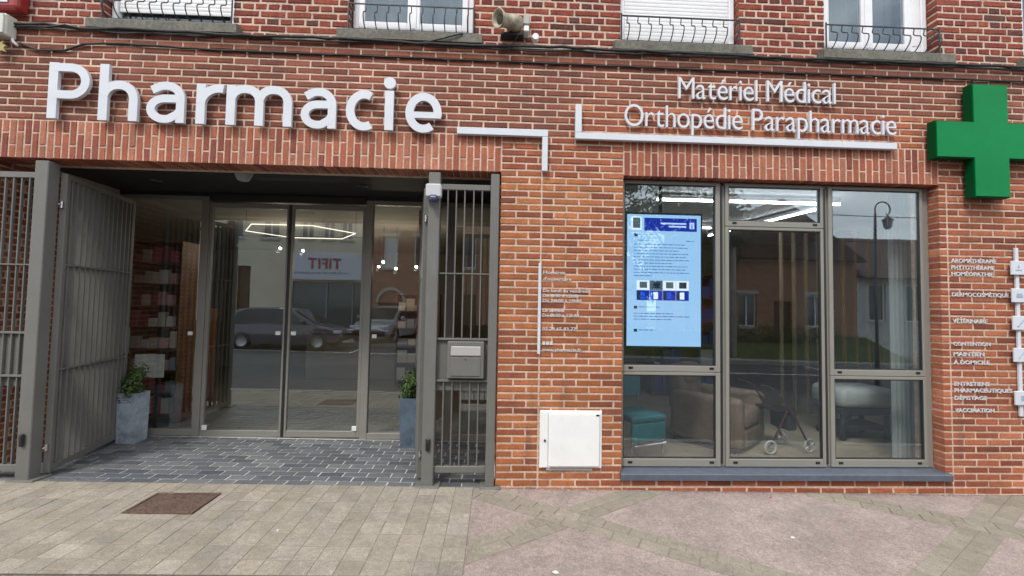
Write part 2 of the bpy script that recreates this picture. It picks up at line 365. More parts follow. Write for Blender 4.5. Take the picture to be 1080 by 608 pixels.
# ---- entrance floor of slate setts
REC = 1.40; XL, XR = -4.68, 0.03
ent = MB()
ent.add([(x, y, gz(x, y)-.004) for x, y in ((XL-.05, .04), (XR+.05, .04), (XR+.05, REC+.02), (XL-.05, REC+.02))], [(0,1,2,3)])
ent = tag(ent.build('entrance_floor', M_sett_joint), kind='structure')
SETT = [(.125,.135,.150),(.108,.118,.132),(.150,.160,.172),(.138,.148,.160),(.092,.102,.120),(.165,.174,.184),(.122,.132,.145),(.118,.126,.14),(.142,.150,.162),(.19,.196,.202)]
SETT = [tuple(v*.82 for v in q) for q in SETT]
for j in range(13):
    y0 = -.004+j*.109; y1 = min(y0+.098, REC-.03)
    if y1-y0 < .03: continue
    x = XL+.02-(.115 if j % 2 else 0)+rnd.uniform(-.02, .02)
    while x < XR-.02:
        x0 = max(x, XL+.012); x1 = min(x+.218, XR-.012)
        if x1-x0 > .05: paver([(x0,y0),(x1,y0),(x1,y1),(x0,y1)], ent, M_sett, SETT, .002, name='slate_sett', inset=.007, wob=.0012)
        x += .23

# ------------------------------------------------------------------ the brick building
bld = thing('brick_building', 'red brick shop building with white-framed upper windows and recessed glass entrance', 'building', (0, 0, 0))
LZ, LT = 2.957, 3.313           # lintel bottom and top
CO, ST = .066, .236             # course height, stretcher module
TOP = 4.172
WX0, WX1, WZ0 = 1.212, 4.368, .086
m8 = .0055
HOLES = [(XL-m8, XR+m8, -2, LZ+m8), (WX0-m8, WX1+m8, WZ0, LZ+m8)]
mb = MB(); mb.box(-9, XL-m8, m8, .30, -.5, LZ+m8); mb.build('side_wall', M_mortar, bld)
mb = MB(); slab(mb, XR+m8, 9, -.5, LZ+m8, m8, .30, HOLES[1:])
wall = mb.build('shopfront_wall', M_mortar, bld)
mb = MB(); slab(mb, -9, 9, LZ+m8, TOP, m8, .30, [])
fascia = mb.build('fascia_wall', M_mortar, bld)

class Bricks:
    def __init__(s): s.items = []
    def add(s, plane, o, u0, u1, v0, v1, col, depth=.03, name='brick'): s.items.append((plane, o, u0, u1, v0, v1, col, depth, name))

def bmap(plane, o):
    if plane == 'front': return lambda u, v, w: (u, o-w, v)
    if plane == 'right': return lambda u, v, w: (o+w, u, v)
    if plane == 'left': return lambda u, v, w: (o-w, u, v)

def brick_shape(mb, F, u0, u1, v0, v1, col, depth, r, j=.0022, ch=.004):
    J = lambda a: r.uniform(-a, a)
    f4 = [(u0+ch+J(j), v0+ch+J(j)), (u1-ch+J(j), v0+ch+J(j)), (u1-ch+J(j), v1-ch+J(j)), (u0+ch+J(j), v1-ch+J(j))]
    e4 = [(u0+J(j*.6), v0+J(j*.6)), (u1+J(j*.6), v0+J(j*.6)), (u1+J(j*.6), v1+J(j*.6)), (u0+J(j*.6), v1+J(j*.6))]
    w0 = J(.0016)
    vs_ = [F(a, b, w0+J(.0008)) for a, b in f4] + [F(a, b, -ch+J(.001)) for a, b in e4] + [F(a, b, -depth) for a, b in e4]
    mb.add(vs_, [(0,1,2,3)] + [(4+i, 4+(i+1) % 4, (i+1) % 4, i) for i in range(4)] + [(8+i, 8+(i+1) % 4, 4+(i+1) % 4, 4+i) for i in range(4)], col)

def P_new(x, z):
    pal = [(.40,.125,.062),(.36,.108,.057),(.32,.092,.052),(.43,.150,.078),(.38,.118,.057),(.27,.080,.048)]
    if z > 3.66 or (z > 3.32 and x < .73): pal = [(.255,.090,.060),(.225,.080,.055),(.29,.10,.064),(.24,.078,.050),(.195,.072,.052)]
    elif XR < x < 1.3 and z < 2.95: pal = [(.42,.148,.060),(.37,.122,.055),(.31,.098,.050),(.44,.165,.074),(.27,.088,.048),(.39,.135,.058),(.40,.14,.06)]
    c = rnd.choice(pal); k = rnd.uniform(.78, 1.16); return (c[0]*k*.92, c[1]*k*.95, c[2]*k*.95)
def P_sol(x, z):
    c = rnd.choice([(.40,.135,.075),(.36,.112,.064),(.43,.165,.10),(.27,.082,.055),(.38,.12,.07)]); k = rnd.uniform(.86, 1.12); return (c[0]*k*.92, c[1]*k*.96, c[2]*k*1.02)
def P_old(x, z):
    c = rnd.choice([(.31,.075,.05),(.25,.06,.045),(.34,.09,.055),(.28,.075,.05),(.15,.06,.048),(.22,.055,.042)]); k = rnd.uniform(.85, 1.15); return tuple(v*k*.80 for v in c)

def course(B, x0, x1, z0, z1, off, mod, j, edge0, edge1, pal, oy=0.0, name='brick', half=False):
    """one course of bricks between x0 and x1; edge flags: that end is an exposed corner"""
    cuts = [x0]; x = x0+off
    if off < .05: x += mod
    while x < x1-.06: cuts.append(x); x += mod
    cuts.append(x1)
    cuts = [cuts[0]]+[c_+rnd.uniform(-.004, .004) for c_ in cuts[1:-1]]+[cuts[-1]]
    for a, b in zip(cuts[:-1], cuts[1:]):
        e0 = edge0 and a == x0; e1 = edge1 and b == x1
        B.add('front', oy, a + (0 if e0 else j/2), b - (0 if e1 else j/2), z0+j/2, z1-j/2, pal((a+b)/2, (z0+z1)/2), .11 if (e0 or e1) else .03, name)

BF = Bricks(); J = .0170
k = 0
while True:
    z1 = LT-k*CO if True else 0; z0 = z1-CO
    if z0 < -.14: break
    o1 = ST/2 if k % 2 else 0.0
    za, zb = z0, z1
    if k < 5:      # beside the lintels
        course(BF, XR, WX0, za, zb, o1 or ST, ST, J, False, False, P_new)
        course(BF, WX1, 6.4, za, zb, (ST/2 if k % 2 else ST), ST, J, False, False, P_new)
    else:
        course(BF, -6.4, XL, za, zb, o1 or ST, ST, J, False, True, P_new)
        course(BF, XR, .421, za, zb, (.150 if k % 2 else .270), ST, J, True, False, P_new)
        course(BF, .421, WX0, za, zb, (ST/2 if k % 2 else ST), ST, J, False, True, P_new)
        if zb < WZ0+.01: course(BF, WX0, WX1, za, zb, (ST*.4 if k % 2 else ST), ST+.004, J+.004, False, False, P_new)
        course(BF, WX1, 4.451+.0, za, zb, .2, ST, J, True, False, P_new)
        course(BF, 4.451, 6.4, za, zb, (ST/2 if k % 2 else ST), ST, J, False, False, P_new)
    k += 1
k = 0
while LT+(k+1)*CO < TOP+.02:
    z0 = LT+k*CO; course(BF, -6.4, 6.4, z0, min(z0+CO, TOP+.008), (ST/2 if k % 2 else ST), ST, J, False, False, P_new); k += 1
# lintels of upright bricks
BS_ = []
for (x0, x1) in ((-6.4, XR), (WX0, WX1)):
    BS = Bricks(); n = round((x1-x0)/.0665); mw = (x1-x0)/n
    H = LT-LZ
    for i in range(n):
        a, b = x0+i*mw, x0+(i+1)*mw
        s = LZ + (H/3 if i % 2 else H*2/3) + rnd.uniform(-.006, .006)
        for z0, z1, low in ((LZ, s, 1), (s, LT, 0)):
            BS.add('front', 0.0, a+.0072, b-.0072, z0+(0 if low else .007), z1-.007, P_sol(a, z0), .215 if low else .03, 'soldier_brick')
    BS_.append(BS)
# side walls of the recess
BR = [Bricks(), Bricks()]
for bi, (pl, ox) in enumerate((('right', XL), ('left', XR))):
    k = 5
    while True:
        z1 = LT-k*CO; z0 = z1-CO
        if z0 < -.12: break
        y = .118+(ST/2 if k % 2 else 0)
        cuts = [.118] + ([y] if y > .16 else []); y = cuts[-1]
        while y+ST < REC+.1: y += ST; cuts.append(y)
        cuts.append(REC+.14)
        for a, b in zip(cuts[:-1], cuts[1:]):
            if b-a > .03: BR[bi].add(pl, ox, a+J/2, b-J/2, z0+J/2, z1-J/2, P_new(0, .5), .03)
        k += 1
# old upper wall
OY = .055; OZ0 = TOP+.018; OZ1 = 5.5
UW = [(-3.76,-2.56),(-1.475,-.262),(1.185,2.385),(3.265,4.46),(5.375,6.5)]        # openings of the upper windows
UZ0, UZ1 = 4.285, 6.35
mb = MB(); slab(mb, -9, 9, TOP+.001, 6.9, OY+m8, .36, [(a-m8, b+m8, UZ0, UZ1) for a, b in UW])
upper = mb.build('upper_wall', M_mortar_old, bld)
BO = Bricks(); OC = .0725; HM = .1235; k = 0; OJ = .0205
while OZ0+(k+1)*OC < OZ1:
    z0 = OZ0+k*OC; z1 = z0+OC; head = k % 2 == 0
    segs = []; x = -6.4
    for a, b in UW:
        segs.append((x, a)); x = b
    segs.append((x, 6.9))
    if z1 < UZ0+.02: segs = [(-6.4, 6.9)]
    for si, (a, b) in enumerate(segs):
        full = len(segs) == 1
        course(BO, a, b, z0, z1, (HM*(.5+rnd.uniform(-.06,.06)) if head else HM*2), HM if head else HM*2, OJ, si > 0 and not full, si < len(segs)-1 and not full, P_old, OY, 'old_brick')
    k += 1

def proj_size(it):
    plane, o, u0, u1, v0, v1, col, dep, nm = it
    c = Vector((( (u0+u1)/2, o, (v0+v1)/2))); d = c-CAM; wz = d.dot(cf_)
    if wz < .1: return 0
    x = 450*d.dot(cr_)/wz; y = 450*d.dot(cu_)/wz
    if abs(x) > 536 or abs(y) > 300: return 0
    return (u1-u0)*(v1-v0)*(-(d.y)/d.length)**1/d.length_squared*1e3 if False else (u1-u0)*(v1-v0)/wz**2

def lay(B, parent, mt, rest_name, limit=300, j=.0034):
    """the bricks that show largest become single objects; the rest one joined part"""
    items = sorted(B.items, key=proj_size, reverse=True)
    keep = [it for it in items if proj_size(it) > 0][:limit]; ids = {id(i) for i in keep}
    cache = {}
    off = WL.get(parent.name, Vector((0, 0, 0)))
    for it in keep:
        plane, o, u0, u1, v0, v1, col, dep, nm = it
        key = (round(u1-u0, 3), round(v1-v0, 3), dep, rnd.randrange(14), nm, (0 if (v0 > 3.66 or (v0 > 3.32 and u0 < .73)) else (1 if XR-.01 < u0 < 1.2 and v0 < 2.95 else 2)))
        if key not in cache:
            mb = MB(); brick_shape(mb, bmap(plane, 0.0), -(u1-u0)/2, (u1-u0)/2, -(v1-v0)/2, (v1-v0)/2, col, dep, rnd, j)
            cache[key] = mb.mesh(nm, mt)
        ob = bpy.data.objects.new(nm, cache[key]); ob.location = Vector(((u0+u1)/2, o, (v0+v1)/2))-off
        COL.objects.link(ob); ob.parent = parent
    mb = MB()
    for it in items:
        if id(it) in ids: continue
        plane, o, u0, u1, v0, v1, col, dep, nm = it
        brick_shape(mb, bmap(plane, o), u0, u1, v0, v1, col, dep, rnd, j)
    if mb.f: tag(mb.build(rest_name, mt, parent), kind='stuff')

lay(BF, wall, M_brick, 'brickwork', 300)
lint = []
for BS, (x0, x1) in zip(BS_, ((-6.4, XR), (WX0, WX1))):
    mb = MB(); mb.box(x0, x1, .0048, .25, LZ+.008, LT-.004); o = mb.build('lintel', M_mortar, bld); lint.append(o)
    lay(BS, o, M_brick, 'soldier_brickwork', 200)
for BRi, (x0, x1) in zip(BR, ((XL-.30, XL-m8), (XR+m8, XR+.30))):
    mb = MB(); mb.box(x0, x1, .302, REC+.2, -.5, 3.05); o = mb.build('recess_wall', M_mortar, bld)
    lay(BRi, o, M_brick, 'brickwork', 0)
lay(BO, upper, M_brick_old, 'old_brickwork', 260, j=.0055)
# upper part out of view, roof
mb = MB(); slab(mb, -9, 9, OZ1+.01, 6.9, OY-.004, OY+.006, [(a-m8, b+m8, UZ0, UZ1) for a, b in UW]); mb.build('upper_facing', mat('far_brick', (.27,.085,.06), .9, noise=[(20,.6,1.3)]), bld)
mb = MB(); mb.prism([(-.35,6.9),(4.5,9.6),(9.5,6.9)], -9.2, 9.2, 'x'); mb.build('roof', mat('roof_tile', (.14,.07,.05), .8, noise=(10,.7,1.3)), bld)
# weathered mortar ledge between new facing and old wall
mb = MB()
n = 90
for i in range(n):
    xa, xb = -6.4+i*13.2/n, -6.4+(i+1)*13.2/n
    h = lambda q: .006*math.sin(q*3.1)+.004*math.sin(q*11.7)
    vs_ = []
    for xx in (xa, xb): vs_ += [(xx, -.012+h(xx)*.5, TOP-.006+h(xx)*.6), (xx, -.010+h(xx)*.5, TOP+.012+h(xx)), (xx, OY+.012, TOP+.030+h(xx)), (xx, OY+.012, TOP+.0)]
    mb.add(vs_, [(0,4,5,1),(1,5,6,2),(0,3,7,4)])
mb.build('mortar_ledge', mat('ledge_mortar', (.36,.34,.31), .95, noise=[(40,.6,1.3),(3,.7,1.2)], dirt=(7,(.08,.075,.07),.5,.85), bump=(80,.8,.006)), bld)
# recess ceiling
mb = MB(); mb.box(XL-.29, XR+.29, .302, REC+.16, 3.035, 3.2); rc = mb.build('recess_ceiling', M_ceiling, bld)
mb = MB(); mb.box(XL, XR, .256, .30, LZ+.02, LZ+.07); mb.build('lintel_angle', M_ceiling, bld)
for x in (-3.85, -1.55):
    mb = MB(); mb.lathe([(.055, 3.03),(.06, 3.026),(.045, 3.024),(.04, 3.034)], 16, Matrix.Translation((x, .9, 0))); mb.build('downlight', mat('downlight_trim', (.10,.10,.10), .5), rc)

# ---- upper windows
def casement(x0, x1, y, z0, z1, label=None, extra=0.0, name='upper_window'):
    f = MB(); t = .055
    f.cbox(x0, x0+t, y, y+.07, z0, z1, .006); f.cbox(x1-t, x1, y, y+.07, z0, z1, .006)
    f.cbox(x0+t, x1-t, y, y+.07, z0, z0+.06, .006); f.cbox(x0+t, x1-t, y, y+.07, z1-t, z1, .006)
    win = f.build(name, M_pvc, bld)
    xa, xb = x0+t, x1-t-extra
    if extra:
        q = MB(); q.cbox(xb, x1-t, y+.012, y+.06, z0+.06, z1-t, .006); q.cbox(xb+.03, x1-t-.03, y+.006, y+.02, z0+.12, z1-t-.1, .006); q.build('side_panel', M_pvc, win)
    xm = (xa+xb)/2
    for a, b in ((xa, xm-.002), (xm+.002, xb)):
        s = MB(); sw = .06
        s.cbox(a, a+sw, y-.014, y+.045, z0+.062, z1-t-.002, .008); s.cbox(b-sw, b, y-.014, y+.045, z0+.062, z1-t-.002, .008)
        s.cbox(a+sw, b-sw, y-.014, y+.045, z0+.062, z0+.062+.07, .008); s.cbox(a+sw, b-sw, y-.014, y+.045, z1-t-.07, z1-t-.002, .008)
        s.build('sash', M_pvc, win)
        g = MB(); g.box(a+sw-.004, b-sw+.004, y+.008, y+.014, z0+.12, z1-t-.066); g.build('pane', M_glass_up, win)
    mb = MB(); mb.cbox(xm-.03, xm+.03, y-.024, y-.013, z0+.065, z1-t, .004); mb.build('meeting_bead', M_pvc, win)
    return win

def shutter(x0, x1, y, z0, z1, gap):
    f = MB(); t = .05
    f.cbox(x0, x0+t, y-.03, y+.05, z0, z1, .005); f.cbox(x1-t, x1, y-.03, y+.05, z0, z1, .005); f.cbox(x0+t, x1-t, y-.02, y+.05, z0, z0+.03, .005)
    win = f.build('shuttered_window', M_pvc, bld)
    if gap > .05:
        g = MB(); g.box(x0+t, x1-t, y+.03, y+.036, z0+.03, z0+gap+.1); g.build('pane', M_glass_up, win)
    z = z0+.031+gap; first = True
    while z < min(z1-.04, z0+1.0):
        s = MB(); h = .038
        s.prism([(y-.006, z), (y+.003, z), (y+.006, z+h*.5), (y+.003, z+h-.004), (y-.006, z+h-.004), (y-.010, z+h*.5)], x0+t+.002, x1-t-.002, 'x')
        s.build('shutter_slat', M_shutter, win, sa=rad(50)); z += h
    s = MB(); s.box(x0+t+.002, x1-t-.002, y-.006, y+.004, z+.002, z1-.02); s.build('shutter_curtain', M_shutter, win)
    return win

WY = .155
shutter(UW[0][0]+.01, UW[0][1]-.01, WY, UZ0+.06, UZ1, .09)
casement(UW[1][0]+.01, UW[1][1]-.01, WY, UZ0+.06, UZ1, extra=.0)
shutter(UW[2][0]+.01, UW[2][1]-.01, WY, UZ0+.06, UZ1, 0.0)
casement(UW[3][0]+.01, UW[3][1]-.01, WY, UZ0+.06, UZ1, extra=.13)
casement(UW[4][0]+.01, UW[4][1]-.01, WY, UZ0+.06, UZ1)
for (a, b) in UW:
    mb = MB(); mb.prism([(-.035, TOP+.018), (-.035, UZ0-.014), (-.022, UZ0-.002), (.17, UZ0+.035), (.17, TOP+.018)], a-.075, b+.085, 'x'); s = mb.build('window_sill', M_concrete, bld)
    mb = MB(); mb.cbox(a+.003, b-.003, .085, .155, UZ0+.022, UZ0+.056, .004); mb.build('sill_bead', M_pvc, s)
mb = MB(); mb.box(-6.5, 7, 1.6, 1.65, 4.2, 6.8); mb.box(-6.5, 7, .37, 1.6, 6.7, 6.75); mb.box(-6.5, 7, .37, 1.6, 4.19, 4.21); mb.build('upper_room', mat('dim_wallpaper', (.20,.20,.19), .9), bld)
for (a, b) in (UW[1], UW[3], UW[4]):
    mb = MB(); n = 40; vs_ = []
    for i in range(n+1):
        x = a+.03+(b-a-.06)*i/n; yy = .42+.025*math.sin(i*1.7)+.01*math.sin(i*.7)
        vs_ += [(x, yy, 4.3), (x, yy, 6.3)]
    mb.add(vs_, [(2*i, 2*i+2, 2*i+3, 2*i+1) for i in range(n)]); mb.build('net_curtain', mat('grey_net', (.16,.18,.20), .95), bld, smooth=True)

# ---- belly railings in front of the upper windows
def railing(a, b, label, nb=11, belly=.075):
    zb, zt_ = UZ0+.035, UZ0+.285; y0 = .035
    t = thing('window_railing', label, 'railing', ((a+b)/2, y0, zb), group='bellied iron railings of the upper windows')
    for z in (zb, zt_):
        r = MB(); r.cbox(a+.002, b-.002, y0-.006, y0+.006, z-.006, z+.006, .002); r.build('rail', M_iron, t)
    for i in range(nb):
        x = a+.06+(b-a-.12)*i/(nb-1); pts = []
        for q in range(13):
            s = q/12; bl = belly*math.sin(math.pi*s**.8) - .050*(math.sin(math.pi*(s-.45)/.55)**2 if s > .45 else 0)
            pts.append((x, y0-bl, zb+(zt_-zb)*s))
        r = MB(); r.tube(pts, .0055, 5); r.build('bar', M_iron, t, smooth=True)
    for x in (a+.004, b-.004):
        r = MB(); r.tube([(x, y0, zb-.01), (x, y0, zt_+.02)], .008, 6); r.build('end_post', M_iron, t)
for (a, b), lb in zip(UW, ('bellied black iron railing before the half-lowered white shutter', 'black iron railing before the white window above the letters macie',
        'bellied black iron railing before the fully closed white shutter', 'bellied black iron railing before the white window with a side panel', 'black iron railing at the window cut by the photo edge, above the green cross')):
    railing(a, b, lb)

# ---- right shop window (aluminium)
FY = .10
def bars(mb, rects, y0, y1, b=.004):
    for x0, x1, z0, z1 in rects: mb.cbox(x0, x1, y0, y1, z0, z1, b)
    return mb
GB, GT = .162, LZ-.002
sw = bars(MB(), [(WX0+.002, WX0+.040, GB, GT), (WX1-.075, WX1-.002, GB, GT), (2.205, 2.262, GB+.005, GT-.03), (3.258, 3.315, GB+.005, GT-.03),
     (WX0+.040, 2.205, GB+.001, GB+.03), (2.262, 3.258, GB+.001, GB+.03), (3.315, WX1-.075, GB+.001, GB+.03), (WX0+.040, 2.205, GT-.03, GT), (2.262, 3.258, GT-.03, GT), (3.315, WX1-.075, GT-.03, GT)], FY+.012, FY+.085).build('shop_window', M_alu, bld)
def sash(x0, x1, z0, z1, w=(.035, .035, .07, .03), clips=True, pane=True, parent=sw, glass=M_glass):
    l_, r_, b_, t_ = w
    s = bars(MB(), [(x0, x0+l_, z0, z1), (x1-r_, x1, z0, z1), (x0+l_, x1-r_, z0, z0+b_), (x0+l_, x1-r_, z1-t_, z1)], FY-.008, FY+.04)
    s.build('sash', M_alu, parent)
    g = bars(MB(), [(x0+l_-.001, x0+l_+.010, z0+b_, z1-t_), (x1-r_-.010, x1-r_+.001, z0+b_, z1-t_), (x0+l_+.010, x1-r_-.010, z0+b_-.001, z0+b_+.009), (x0+l_+.010, x1-r_-.010, z1-t_-.009, z1-t_+.001)], FY+.001, FY+.03, .001)
    g.build('gasket', M_alu_dark, parent)
    if pane: p = MB(); p.box(x0+l_+.004, x1-r_-.004, FY+.010, FY+.016, z0+b_-.004, z1-t_+.004); p.build('pane', glass, parent)
    if clips:
        for cx in (x0+.09, x1-.09):
            c = MB(); c.cbox(cx-.022, cx+.022, FY-.014, FY-.006, z0+b_*.42, z0+b_*.42+.022, .003); c.build('drain_cap', M_black, parent)
sash(WX0+.018, 2.208, GB+.004, 1.068, (.02, .045, .075, .03)); sash(WX0+.018, 2.208, 1.072, GT-.012, (.02, .045, .060, .03))
sash(2.262, 3.262, GB+.004, 2.508, (.035, .03, .075, .028)); sash(2.262, 3.262, 2.512, GT-.012, (.035, .03, .055, .03))
sash(3.315, WX1-.072, GB+.004, 1.050, (.04, .03, .075, .03)); sash(3.315, WX1-.072, 1.054, GT-.012, (.04, .03, .060, .03))
for x in (2.214, 3.268):          # dark shadow gap between coupled mullions
    g = MB(); g.box(x, x+.022, FY+.002, FY+.011, GB+.03, GT-.04); g.build('mullion_gap', M_alu_dark, sw)
mb = MB(); mb.prism([(-.045, .088), (-.045, .140), (-.037, .148), (FY+.02, .160), (FY+.02, .088)], WX0-.018, WX1+.030, 'x'); mb.build('window_sill', M_bluestone, bld, sa=rad(30))

# ---- glazed entrance at the back of the recess
GY = REC; GHT = 2.985
eg = bars(MB(), [(-1.655, -1.565, -.02, GHT), (-.62, -.53, -.03, GHT), (-1.565, -.62, 2.93, GHT), (-.53, XR-.01, 2.93, GHT), (-1.565, -.62, .0, .075), (-.53, XR-.01, -.01, .065)], GY, GY+.07).build('entrance_glazing', M_alu, bld)
eg0 = bars(MB(), [(XL+.01, XL+.09, .0, GHT), (-3.680, -3.590, .0, GHT), (XL+.09, -3.680, 2.93, GHT), (XL+.09, -3.680, .035, .105)], GY, GY+.07).build('entrance_side_light', M_alu, bld)
mb = MB(); mb.cbox(-3.588, -1.657, GY-.01, GY+.10, 2.925, 3.02, .006); mb.build('door_track_box', mat('shade_dark_track', (.03,.029,.027), .5), eg)  # track box coloured dark to stand in for shade at the recess head
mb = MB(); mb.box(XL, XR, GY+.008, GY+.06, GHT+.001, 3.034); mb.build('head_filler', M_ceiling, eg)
for a, b in ((XL+.09, -3.680), (-1.565, -.62), (-.53, XR-.01)):
    g = MB(); g.box(a-.004, b+.004, GY+.03, GY+.036, .06, 2.935); g.build('pane', M_glass_door, eg0 if a < -4 else eg)
for a, b, s in ((-3.588, -2.600, 1), (-2.592, -1.657, -1)):
    d = bars(MB(), [(a, a+.04, .02, 2.91), (b-.04, b, .02, 2.91), (a+.04, b-.04, .02, .095), (a+.04, b-.04, 2.85, 2.91)], GY+.012, GY+.055).build('sliding_door', M_alu, bld)
    xg = b if s > 0 else a
    g = MB(); g.box(a+.036, b-.036, GY+.03, GY+.036, .09, 2.855); g.build('pane', M_glass_door, d)
    g = MB(); g.cbox(xg-.014, xg+.014 if s < 0 else xg-.001, GY+.006, GY+.011, .02, 2.91, .001) if s > 0 else g.cbox(xg+.001, xg+.014, GY+.006, GY+.011, .02, 2.91, .001)
    g.build('brush_seal', M_alu_dark, d)
    for sx in ((b-.13,) if s > 0 else (a+.05,)):
        q = MB(); q.box(sx, sx+.06, GY+.026, GY+.029, 1.27, 1.315); q.build('sticker', M_white_plastic, d)
    q = MB(); q.cbox((a+.03 if s > 0 else b-.09), (a+.09 if s > 0 else b-.03), GY+.0, GY+.012, .10, .16, .004); q.build('corner_sticker', M_white_plastic, d)
for x in (-3.79, -1.54):
    q = MB(); q.box(x, x+.055, GY+.024, GY+.029, 1.25, 1.295); q.build('sticker', M_white_plastic, eg0 if x < -3 else eg)

# ------------------------------------------------------------------ metal gates
def panel(x0, x1, label, bar_x, plate, posts, mailbox=False):
    t = thing('fixed_gate', label, 'gate', ((x0+x1)/2, .03, 0))
    g = lambda x: gz(x, 0)
    for (a, b, zt_) in posts:
        p = MB(); p.cbox(a, b, -.02, .09, g(a)-.02, zt_, .006); p.build('post', M_gate, t)
        p = MB(); p.cbox(a-.05, b+.06, -.045, .13, g(a)-.01, g(a)+.018, .004); p.build('base_plate', M_gate, t)
    for z0, z1 in ((2.775, 2.830), (.130, .190)):
        r = MB(); r.cbox(x0, x1, .012, .058, z0, z1, .004); r.build('rail', M_gate, t)
    for z0, z1 in ((1.972, 1.984), (1.352, 1.372), (.965, .985)):
        r = MB(); r.cbox(x0, x1, .010, .060, z0, z1, .002); r.build('thin_rail', M_gate, t)
    pl = MB(); pl.cbox(x0, x1, .040, .046, .986, 1.351, .001); pl.build('plate', M_gate, t)
    pl = MB(); pl.cbox(x0, x1, .045, .052, .88, .964, .001); pl.build('lower_plate', M_gate, t)
    for x in bar_x:
        for z0, z1 in ((1.985, 2.774), (1.373, 1.971), (.191, .964)):
            b = MB(); b.cbox(x-.006, x+.006, .016, .040, z0, z1, .002); b.build('bar', M_gate, t)
        if not mailbox:
            b = MB(); b.cbox(x-.006, x+.006, .016, .039, .986, 1.351, .002); b.build('bar', M_gate, t)
    return t
gp = panel(-.540, -.064, 'fixed grey bar gate panel with letterbox beside the brick pier', (-.47, -.39, -.31, -.225, -.145), True, ((-.650, -.540, 2.93), (-.064, .018, 2.93)), True)
gl_ = panel(-4.66, -4.212, 'fixed grey bar gate panel at the photo edge before the recess wall', (-4.287, -4.357, -4.427, -4.50, -4.57), True, ((-4.212, -4.092, 2.93),))
# letterbox in the panel
lb = thing('letterbox', 'grey metal letterbox with white slot flap fixed in the gate panel', 'letterbox', (-.265, .0, 1.02))
mb = MB(); mb.cbox(-.435, -.098, -.035, .038, 1.005, 1.345, .006); mb.build('box', M_gate, lb)
mb = MB(); mb.cbox(-.402, -.128, -.046, -.036, 1.215, 1.300, .004); mb.build('flap', mat('flap_steel', (.62,.62,.61), .35, .5), lb)
mb = MB(); mb.cbox(-.402, -.128, -.043, -.036, 1.028, 1.200, .003); dd = mb.build('door', M_gate, lb)
mb = MB(); mb.lathe([(.0, -.002), (.008, -.002), (.008, .004), (.0, .005)], 12, Matrix.Translation((-.265, -.046, 1.185)) @ Matrix.Rotation(rad(90), 4, 'X')); mb.build('lock', M_chrome, dd)
# swung-open leaves
def leaf(hx, hy, ang, length, label, sgn):
    t = thing('gate_leaf', label, 'gate', (hx, hy, gz(hx, hy)), ang)
    zt_, zb = 2.80, .04
    def bx(name, *a, b=.004): 
        q = MB(); q.cbox(*a, b); return q.build(name, M_gate, t, local=True)
    bx('stile', 0, .05, -.025, .025, zb, zt_); bx('stile', length-.05, length, -.025, .025, zb, zt_)
    bx('rail', .05, length-.05, -.022, .022, zt_-.05, zt_); bx('rail', .05, length-.05, -.022, .022, zb, zb+.06)
    for z in (1.935, .955): bx('thin_rail', .05, length-.05, -.026, .026, z, z+.016, b=.002)
    n = int((length-.1)/.077); 
    for i in range(n):
        x = .05+(length-.1)*(i+.5)/n
        for z0, z1 in ((zb+.06, .954), (.972, 1.934), (1.952, zt_-.05)): bx('bar', x-.009, x+.009, -.021, .021, z0, z1, b=.002)
    for z in (.27, 2.50):
        q = MB(); q.tube([(-.015, 0, z-.03), (-.015, 0, z+.03)], .014, 10); q.tube([(-.045, 0, z), (.01, 0, z)], .009, 8); q.build('hinge', M_chrome, t, local=True, sa=rad(40))
    q = MB(); q.cbox(length-.075, length+.004, -.034, .034, 1.0, 1.30, .004); q.build('lock_case', M_gate, t, local=True)
    return t
leaf(-4.065, .10, rad(90+13.5), 1.12, 'grey bar gate leaf swung open into the recess beside the planter', 1)
leaf(-.685, .10, rad(90+11.5), 1.10, 'grey gate leaf seen edge-on beside the letterbox panel post', -1)
# post readers
for x, z, lbv in ((-4.156, .42, 'small black card reader on the gate post nearest the photo edge'), (-.592, .40, 'small black card reader low on the post under the white sensor')):
    t = thing('card_reader', lbv, 'card reader', (x, -.02, z), group='card readers on the gate posts')
    mb = MB(); mb.cbox(x-.020, x+.020, -.046, -.021, z-.058, z+.058, .010); mb.build('housing', M_black, t)
    mb = MB(); mb.cbox(x-.012, x+.012, -.049, -.045, z+.01, z+.04, .002); mb.build('lens', mat('dark_lens', (.03,.03,.035), .1), t)
t = thing('motion_sensor', 'white motion sensor box with dark blue eye at the top of the gate post', 'sensor', (-.595, -.02, 2.66))
mb = MB(); mb.cbox(-.665, -.520, -.095, -.021, 2.675, 2.802, .012); mb.build('housing', mat('sensor_white', (.50,.51,.54), .45), t)
mb = MB(); mb.cbox(-.625, -.555, -.125, -.060, 2.630, 2.695, .016); mb.build('eye', mat('sensor_blue', (.045,.06,.13), .15), t)
mb = MB(); mb.cbox(-.612, -.566, -.128, -.120, 2.664, 2.672, .002); mb.build('painted_glint', mat('sensor_glint', (.5,.55,.65), .2), t)  # pale strip painting a glint on the eye

